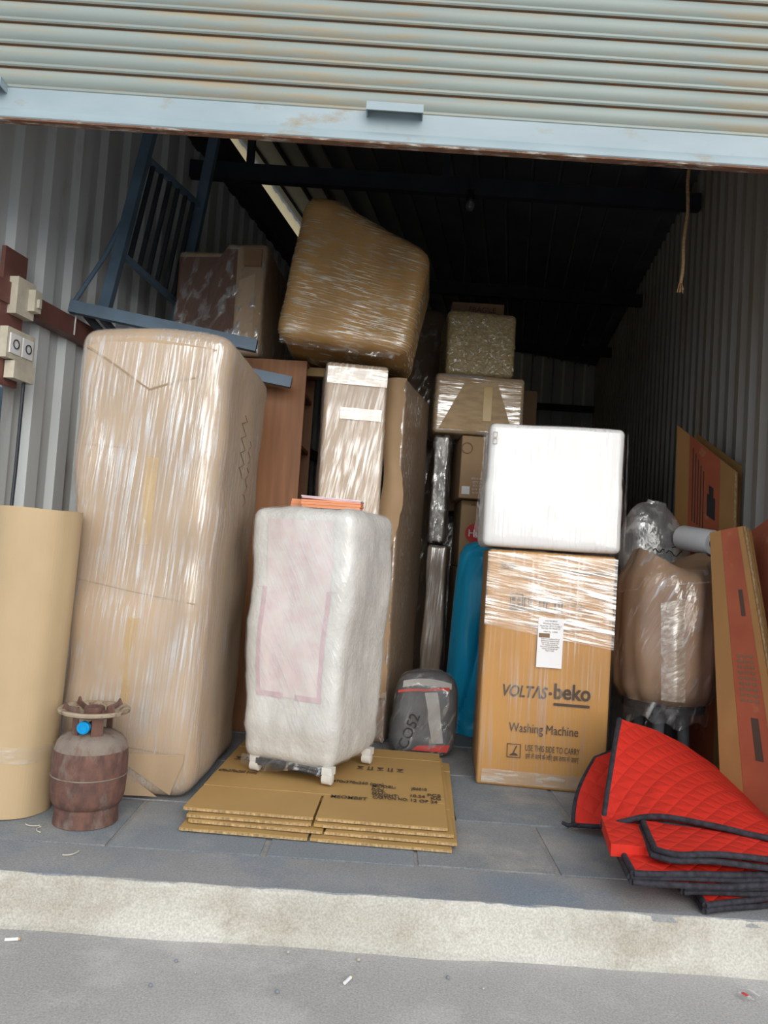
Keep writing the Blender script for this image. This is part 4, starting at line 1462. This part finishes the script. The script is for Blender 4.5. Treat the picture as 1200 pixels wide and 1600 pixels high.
tw.tube([(0.255 * math.cos(math.radians(a)), 0.255 * math.sin(math.radians(a)), 0.56 + 0.05 * math.cos(math.radians(a + 40))) for a in range(180, 361, 12)], 0.004, 6)
tw.build('film_twist', F_WHITE, drum, sm=60)
tw = MB()
tw.tube([(0.215, -0.14, 0.18), (0.245, -0.17, 0.22), (0.27, -0.18, 0.30), (0.245, -0.17, 0.29)], [0.006, 0.012, 0.012, 0.004], 6)
tw.build('film_tail', F_WHITE, drum, sm=60)
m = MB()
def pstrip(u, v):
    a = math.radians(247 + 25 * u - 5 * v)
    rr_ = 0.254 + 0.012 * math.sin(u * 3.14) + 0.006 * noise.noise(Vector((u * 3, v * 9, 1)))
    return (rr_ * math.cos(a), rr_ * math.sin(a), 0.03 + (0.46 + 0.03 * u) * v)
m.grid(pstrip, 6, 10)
m.build('painted_film_glare', film_mat('painted_film_glare', scale=(70, 70, 14), rot=(0, 1.1, 0), clear=0.22, streak=0.65, lo=0.4, hi=0.64, milk=0.6, rough=0.25, tint=(0.95, 0.84, 0.68)), drum, sm=60)  # glare on the drum's film, painted as a pale streaky patch
m = MB()
def hang(u, v):
    a = math.pi * 1.05 + u * math.pi * 0.9
    return (0.215 * math.cos(a), 0.215 * math.sin(a), 0.01 - v * (0.10 + 0.05 * noise.noise(Vector((u * 7, 0, 0)))) )
m.grid(hang, 30, 8)
m.build('loose_film', F_CLEAR, drum, sm=60)
stl = thing('dark_stool', 'dark stool with wrapped legs under the paper-wrapped drum', 'stool', (1.435, 3.82, 0.0), 0.3)
stl.scale = (0.972, 0.972, 1.045)
MB().lathe([(0.0, 0.388), (0.19, 0.388), (0.2, 0.38), (0.2, 0.355), (0.0, 0.35)], 32).build('seat', PLASTIC_BLK, stl, sm=40)
for a in (0.6, 2.2, 3.9, 5.0):
    MB().tube([(0.11 * math.cos(a), 0.11 * math.sin(a), 0.352), (0.15 * math.cos(a), 0.15 * math.sin(a), 0.004)], [0.03, 0.024], 10).build('leg', GREY_CLOTH, stl, sm=60)

# ---------------------------------------------------------------- bag with film roll behind the drum
b0 = at(1032, 835, 4.12)
bg_ = thing('film_bag', 'clear plastic bag with marker scribbles behind the wrapped drum', 'bag', (b0.x, 4.20, 0.885))
BAGF = film_mat('film_bag', scale=(14, 14, 14), clear=0.22, streak=0.6, lo=0.46, hi=0.66, bump=0.8, bdist=0.02, milk=0.45, rough=0.2)
m = MB()
def bgf(u, v):
    a = 2 * math.pi * u
    r = math.sin(math.pi * min(0.97, 0.08 + v * 0.92)) ** 0.6
    x = 0.20 * r * math.cos(a)
    y_ = 0.115 * r * math.sin(a)
    z = 0.53 * v - 0.07 * (x / 0.215) * v + 0.03 * noise.noise(Vector((x * 7, y_ * 7, v * 3)))
    return (x, y_, z)
m.grid(bgf, 48, 24)
m.build('plastic_bag', BAGF, bg_, sm=60)
scribble(bg_, [(-0.05 + 0.012 * k, -0.122, 0.26 + 0.012 * math.sin(k * 1.8)) for k in range(6)], INK, 0.003)
scribble(bg_, [(0.02 + 0.014 * k, -0.121, 0.25 + 0.016 * math.sin(k * 1.3)) for k in range(7)], INK, 0.003)
scribble(bg_, [(0.05 + 0.012 * k, -0.12, 0.28 + 0.004 * k) for k in range(6)], INK, 0.003)
sup = package('grey_sack', 'dim grey film-wrapped sack on the floor behind the drum', 'sack', (b0.x - 0.03, 4.27, 0.0), 0.0, (0.34, 0.28, 0.845), 0.1, GREY_CLOTH, F_CLEAR, None, 0.03, 7, n=10, skin='cloth')
r0 = at(1090, 844, 3.99)
fr_ = thing('stretch_film_roll', 'white roll of stretch film with black core lying behind the drum', 'roll', (r0.x, r0.y, r0.z), rot=(math.radians(97), 0, math.radians(24)))
MB().lathe([(0.026, -0.11), (0.062, -0.11), (0.065, -0.10), (0.065, 0.10), (0.062, 0.11), (0.026, 0.11)], 40).build('film_layers', base_mat('film_stack', (0.80, 0.82, 0.84), rough=0.3, var=0.05, bump=0.2, bscale=(5, 5, 120)), fr_, sm=40)
MB().lathe([(0.034, 0.118), (0.029, 0.118), (0.029, -0.118), (0.034, -0.118), (0.034, 0.118)], 28).build('core', PLASTIC_BLK, fr_, sm=40)
MB().lathe([(0.0, 0.112), (0.029, 0.112)], 28).build('core_plug', PLASTIC_BLK, fr_)
# ---------------------------------------------------------------- folded printed cartons leaning at the right
def slab4(root, name, p, th, mat):
    """four corner points (TL, TR, BR, BL as seen from the front) given thickness backwards"""
    n = (p[1] - p[0]).cross(p[3] - p[0]).normalized()
    if n.y < 0:
        n = -n
    return MB().prism(p, n * th).build(name, mat, root)


def on4(p, u, v, off=0.0):
    q = p[0].lerp(p[1], u).lerp(p[3].lerp(p[2], u), v)
    n = (p[1] - p[0]).cross(p[3] - p[0]).normalized()
    if n.y < 0:
        n = -n
    return q - n * off


def patch4(root, name, p, u0, u1, v0, v1, mat, off=0.0025, th=0.002):
    MB().prism([on4(p, u0, v0, off), on4(p, u1, v0, off), on4(p, u1, v1, off), on4(p, u0, v1, off)], (0, th, 0)).build(name, mat, root)


K_OR = kraft('carton_ochre', (0.40, 0.21, 0.075), var=0.08)
pk_ = [at(1058, 664, 4.36), at(1152, 738, 3.96), None, Vector((1.655, 4.30, 0.01))]
pk_[2] = pk_[1] + (pk_[3] - pk_[0]) * ((pk_[1].z - 0.01) / (pk_[0].z - 0.01))
lc = thing('printed_carton', 'flattened ochre carton with red band and black mark leaning against the right wall', 'cardboard', (0, 0, 0))
slab4(lc, 'front_panel', pk_, 0.006, K_OR)
patch4(lc, 'red_band', pk_, 0.24, 0.74, 0.0, 1.0, K_RED)
bk = [q + Vector((0.03, 0.03, 0.0)) for q in pk_]
slab4(lc, 'back_panel', [bk[0] + Vector((0.1, 0.02, -0.03)), bk[1] + Vector((0.03, 0.02, 0.03)), bk[2] + Vector((0.03, 0, 0)), bk[3]], 0.006, K_OR)
patch4(lc, 'corrugated_edge', pk_, 0.97, 1.0, 0.0, 1.0, K_EDGE)
patch4(lc, 'black_mark', pk_, 0.55, 0.68, 0.14, 0.21, INK, 0.004)
patch4(lc, 'black_mark', pk_, 0.58, 0.65, 0.11, 0.14, INK, 0.004)
for k in range(5):
    patch4(lc, 'printed_line', pk_, 0.30 + 0.045 * k, 0.315 + 0.045 * k, 0.03 + 0.012 * k, 0.26, INK_BROWN, 0.004)

pr_ = [at(1109, 832, 3.54), at(1160, 822, 3.41), at(1246, 1330, 2.96), at(1128, 1290, 3.22)]
rc = thing('printed_carton', 'folded ochre carton with broad red stripe standing upright behind the red blankets', 'cardboard', (0, 0, 0))
slab4(rc, 'front_panel', pr_, 0.007, K_OR)
patch4(rc, 'red_band', pr_, 0.36, 0.86, 0.0, 1.0, K_RED, 0.0015)
patch4(rc, 'black_mark', pr_, 0.66, 0.75, 0.22, 0.31, INK_BROWN, 0.003)
patch4(rc, 'black_mark', pr_, 0.60, 0.72, 0.64, 0.77, INK_BROWN, 0.003)
for k in range(3):
    for j in range(9):
        v0 = 0.44 + 0.018 * j
        patch4(rc, 'printed_line', pr_, 0.46 + 0.12 * k, 0.54 + 0.12 * k, v0, v0 + 0.008, INK_WHITE if False else INK_FADE, 0.003)
nrm = (pr_[1] - pr_[0]).cross(pr_[3] - pr_[0]).normalized()
if nrm.y < 0:
    nrm = -nrm
for k in range(4):
    o_ = nrm * (0.010 + 0.011 * k) + Vector((0.0, 0, -0.004 * k))
    pts = [q + o_ for q in pr_]
    slab4(rc, 'inner_panel', [pts[0] + Vector((0, 0, .002 * (k % 2))), pts[1] + (pts[1] - pts[0]) * (0.05 + 0.03 * (k % 2)), pts[2] + (pts[2] - pts[3]) * .01, pts[3]], 0.007, K_EDGE if k % 2 == 0 else K_OR)
p2 = [at(1165, 836, 3.62), at(1215, 800, 3.36), at(1222, 1190, 3.32), at(1172, 1230, 3.58)]
for q in p2:
    q.x = min(q.x, xr(q.y) - 0.05)
rc2 = thing('red_carton', 'dark red printed carton panel behind the striped folded carton at the right edge', 'cardboard', (0, 0, 0))
slab4(rc2, 'front_panel', p2, 0.008, K_RED)
patch4(rc2, 'black_mark', p2, 0.55, 0.75, 0.35, 0.5, INK_BROWN, 0.003)

# ---------------------------------------------------------------- red quilted blankets with black binding
def edge_path(fn, side, n=24):
    if side == 'f':
        return [fn(i / n, 0) for i in range(n + 1)]
    if side == 'b':
        return [fn(i / n, 1) for i in range(n + 1)]
    if side == 'l':
        return [fn(0, i / n) for i in range(n + 1)]
    return [fn(1, i / n) for i in range(n + 1)]


BG = 'red quilted moving blankets in the heap'
def blanket(label, fn, th, sides='flr', nu=28, nv=20, layers=1, gap=0.016, rb=0.0085):
    root = thing('moving_blanket', label, 'blanket', (0, 0, 0), group=BG)
    for L in range(layers):
        jx, jy = (random.uniform(-0.018, 0.018), random.uniform(-0.014, 0.010)) if L else (0, 0)
        up = lambda u, v, L=L, jx=jx, jy=jy: Vector(fn(u, v)) + Vector((jx, jy, -L * gap + 0.003 * L * math.sin(u * 7 + L)))
        dn = lambda u, v, L=L, up=up: up(u, v) + Vector((0, 0, -th))
        m = MB()
        m.grid(up, nu, nv)
        n0 = len(m.v)
        m.grid(dn, nu, nv)
        W = nu + 1
        ring = list(range(W)) + [W * k + nu for k in range(1, nv + 1)] + [W * nv + k for k in range(nu - 1, -1, -1)] + [W * k for k in range(nv - 1, 0, -1)]
        m.f += [(ring[i], ring[(i + 1) % len(ring)], ring[(i + 1) % len(ring)] + n0, ring[i] + n0) for i in range(len(ring))]
        q = m.build('quilted_cloth', QUILT, root, sm=60)
        for s_ in sides:
            b = MB()
            pth = [Vector(p) + Vector((0, 0, -th / 2)) for p in edge_path(up, s_, 30)]
            # flat ribbon binding: elliptical section
            b.tube(pth, rb, 8)
            b.build('binding', BIND, q, sm=60)
    return root


def quad_fn(A, B, C, D, bul=None):
    """A front-left, B front-right, C back-right, D back-left"""
    A, B, C, D = map(Vector, (A, B, C, D))
    def f(u, v):
        p = A.lerp(B, u).lerp(D.lerp(C, u), v)
        if bul:
            p += bul(u, v)
        return p
    return f


def wav(s, a): return lambda u, v: Vector((0, 0, a * noise.noise(Vector((u * 4 + s, v * 3 + s, s)))))


def fq(px0, py0, z0, px1, py1, z1, dl, dr, s):
    """a folded blanket from its front edge (left end, right end) running back dl / dr"""
    A, B = fl(px0, py0, z0), fl(px1, py1, z1)
    B.x = min(B.x, 1.70)
    return quad_fn(A, B, B + Vector((0.0, dr, 0.01)), A + Vector((0.05, dl, 0.0)), wav(s, .004))


# lower folded blankets, fanned
blanket('lowest red blanket of the heap, its black-bound corner furthest forward', fq(1102, 1412, 0.034, 1300, 1388, 0.04, 0.4, 0.4, 1), 0.010, 'fl', layers=2, gap=0.018, rb=0.0095)
blanket('red blanket second from the floor, skewed with a folded black corner', fq(1068, 1385, 0.070, 1300, 1384, 0.078, 0.45, 0.42, 2), 0.010, 'fl', layers=2, gap=0.018, rb=0.0095)
blanket('red blanket third from the floor with stacked black hems', fq(990, 1362, 0.120, 1320, 1366, 0.125, 0.45, 0.45, 3), 0.010, 'fl', layers=3, gap=0.0155, rb=0.010)
blanket('red blanket fourth from the floor, its plain folded edge jutting out at the left', fq(955, 1318, 0.150, 1320, 1350, 0.150, 0.3, 0.3, 4), 0.040, 'r', layers=1)
def rcorner(f):
    def g(u, v):
        p = Vector(f(u, v))
        k = max(0.0, 1 - u / 0.12)
        p.y += 0.05 * k * k * (1 - v)
        p.z += 0.012 * math.sin(u * 5) * (1 - v)
        return p
    return g
blanket('red blanket second from the top with a rounded black-bound corner', rcorner(fq(1032, 1334, 0.170, 1330, 1350, 0.176, 0.3, 0.3, 5)), 0.010, 'fl', layers=2, gap=0.021, rb=0.010)
# top blanket draped up to a point
LOW = [at(942, 1291, 2.78), at(990, 1277, 2.75), at(1040, 1274, 2.71), at(1120, 1289, 2.64), at(1200, 1307, 2.58), at(1290, 1326, 2.53)]
UPP = [at(968, 1122, 3.30), at(1035, 1146, 3.34), at(1095, 1180, 3.33), at(1150, 1226, 3.26), at(1195, 1274, 3.16), at(1262, 1335, 2.98)]
for q in LOW + UPP:
    q.x = min(q.x, xr(q.y) - 0.085)
def sample(P, u):
    k = u * (len(P) - 1)
    i = min(int(k), len(P) - 2)
    f = k - i
    p0, p1, p2, p3 = P[max(i - 1, 0)], P[i], P[i + 1], P[min(i + 2, len(P) - 1)]
    return 0.5 * ((2 * p1) + (p2 - p0) * f + (2 * p0 - 5 * p1 + 4 * p2 - p3) * f * f + (3 * p1 - p0 - 3 * p2 + p3) * f ** 3)
def topf(u, v):
    r = sample(LOW, u).lerp(sample(UPP, u), v)
    r.z += 0.03 * math.sin(math.pi * v) * (0.3 + 0.7 * math.sin(math.pi * u))
    r.y -= 0.03 * math.sin(math.pi * v)
    r.x -= 0.012 * math.sin(math.pi * v) * (1 - u)
    r.z += 0.005 * noise.noise(Vector((u * 9, v * 5, 8)))
    return r
blanket('topmost red quilted blanket draped up to a point against the orange-brown carton', topf, 0.012, 'fl', nu=40, nv=28, layers=2, gap=0.024, rb=0.0105)
# flap standing beside the carton
S = [at(896, 1287, 3.06), at(950, 1290, 3.00), at(962, 1170, 3.36), at(930, 1182, 3.34)]
def flapf(u, v):
    p = S[0].lerp(S[1], u).lerp(S[3].lerp(S[2], u), v)
    p.x -= 0.035 * math.sin(math.pi * v) * (1 - u)
    p.y -= 0.03 * math.sin(math.pi * v)
    return p
blanket('red blanket flap standing up on the floor beside the lettered carton', flapf, 0.012, 'fbl', nu=14, nv=18, rb=0.009)
fb = [o_ for o_ in COL.objects if o_.get('label', '').startswith('red blanket flap')][0]
MB().tube([at(899, 1287, 3.05), at(888, 1290, 3.04), at(878, 1285, 3.05)], [0.009, 0.009, 0.007], 8).build('binding', BIND, fb, sm=60)

# ---------------------------------------------------------------- litter
for (px, py, a, ln, lab) in ((18, 1469, 0.25, 0.036, 'flattened white cigarette butt on the yard near the left edge'), (543, 1533, 1.1, 0.034, 'white cigarette butt on the yard in front of the step centre')):
    p = fl(px, py, -0.146)
    t = thing('cigarette_butt', lab, 'litter', (p.x, p.y, -0.1435), a)
    MB().tube([(-ln / 2, 0, 0), (ln / 2, 0, 0)], 0.0048, 8).build('paper', PAPER, t, sm=50)
    MB().tube([(ln / 2, 0, 0), (ln / 2 + 0.006, 0, 0)], 0.0046, 8).build('filter', TAPE, t, sm=50)
p = fl(1168, 1556, -0.146)
t = thing('torn_wrapper', 'small torn printed wrapper on the yard at the lower right', 'litter', (p.x, p.y, -0.1445), 0.5)
m = MB().grid(lambda u, v: (-0.03 + 0.06 * u, -0.02 + 0.035 * v, 0.003 * math.sin(u * 9) + 0.003 * v), 10, 4)
m.build('foil', film_mat('film_litter', scale=(60, 60, 10), clear=0.4, streak=0.6), t, sm=60)
MB().box((-0.012, 0.0, 0.006), (0.012, 0.018, 0.001)).build('print', INK_RED, t)
for k, (px, py) in enumerate(((700, 1528), (755, 1545), (1000, 1512), (515, 1480), (275, 1502), (450, 1488), (433, 1550), (305, 1520), (235, 1540), (560, 1500))):
    p = fl(px, py, -0.147)
    s = MB()
    r = random.uniform(0.003, 0.007)
    s.lathe([(0, r * .9), (r * .7, r * .7), (r, 0.2 * r), (r * .8, -0.3 * r), (0, -.4 * r)], 7)
    o = s.build('pebble', G_STEP if k % 2 else G_LIP, sm=60)
    o.location = (p.x, p.y, -0.146)
    tag(o, 'tiny stone chip lying on the concrete yard in front of the step', 'pebble', 'stone chips on the yard')
# curled shavings beside the gas cylinder
for k, (px, py) in enumerate(((67, 1297), (54, 1288), (110, 1332))):
    p = fl(px, py, 0.004)
    o = MB().tube([(0.03 * math.cos(a * 0.35), 0.02 * math.sin(a * 0.35), 0.002) for a in range(8)], 0.002, 5).build('paper_shaving', CREAM_P, sm=60)
    o.location = p
    o.rotation_euler = (0, 0, 2.2 + k)
    tag(o, ('pale curled shaving on the floor left of the gas cylinder', 'second pale curl of shaving closest to the cardboard roll', 'pale curled shaving on the floor in front of the gas cylinder')[k], 'shaving', 'curled shavings')
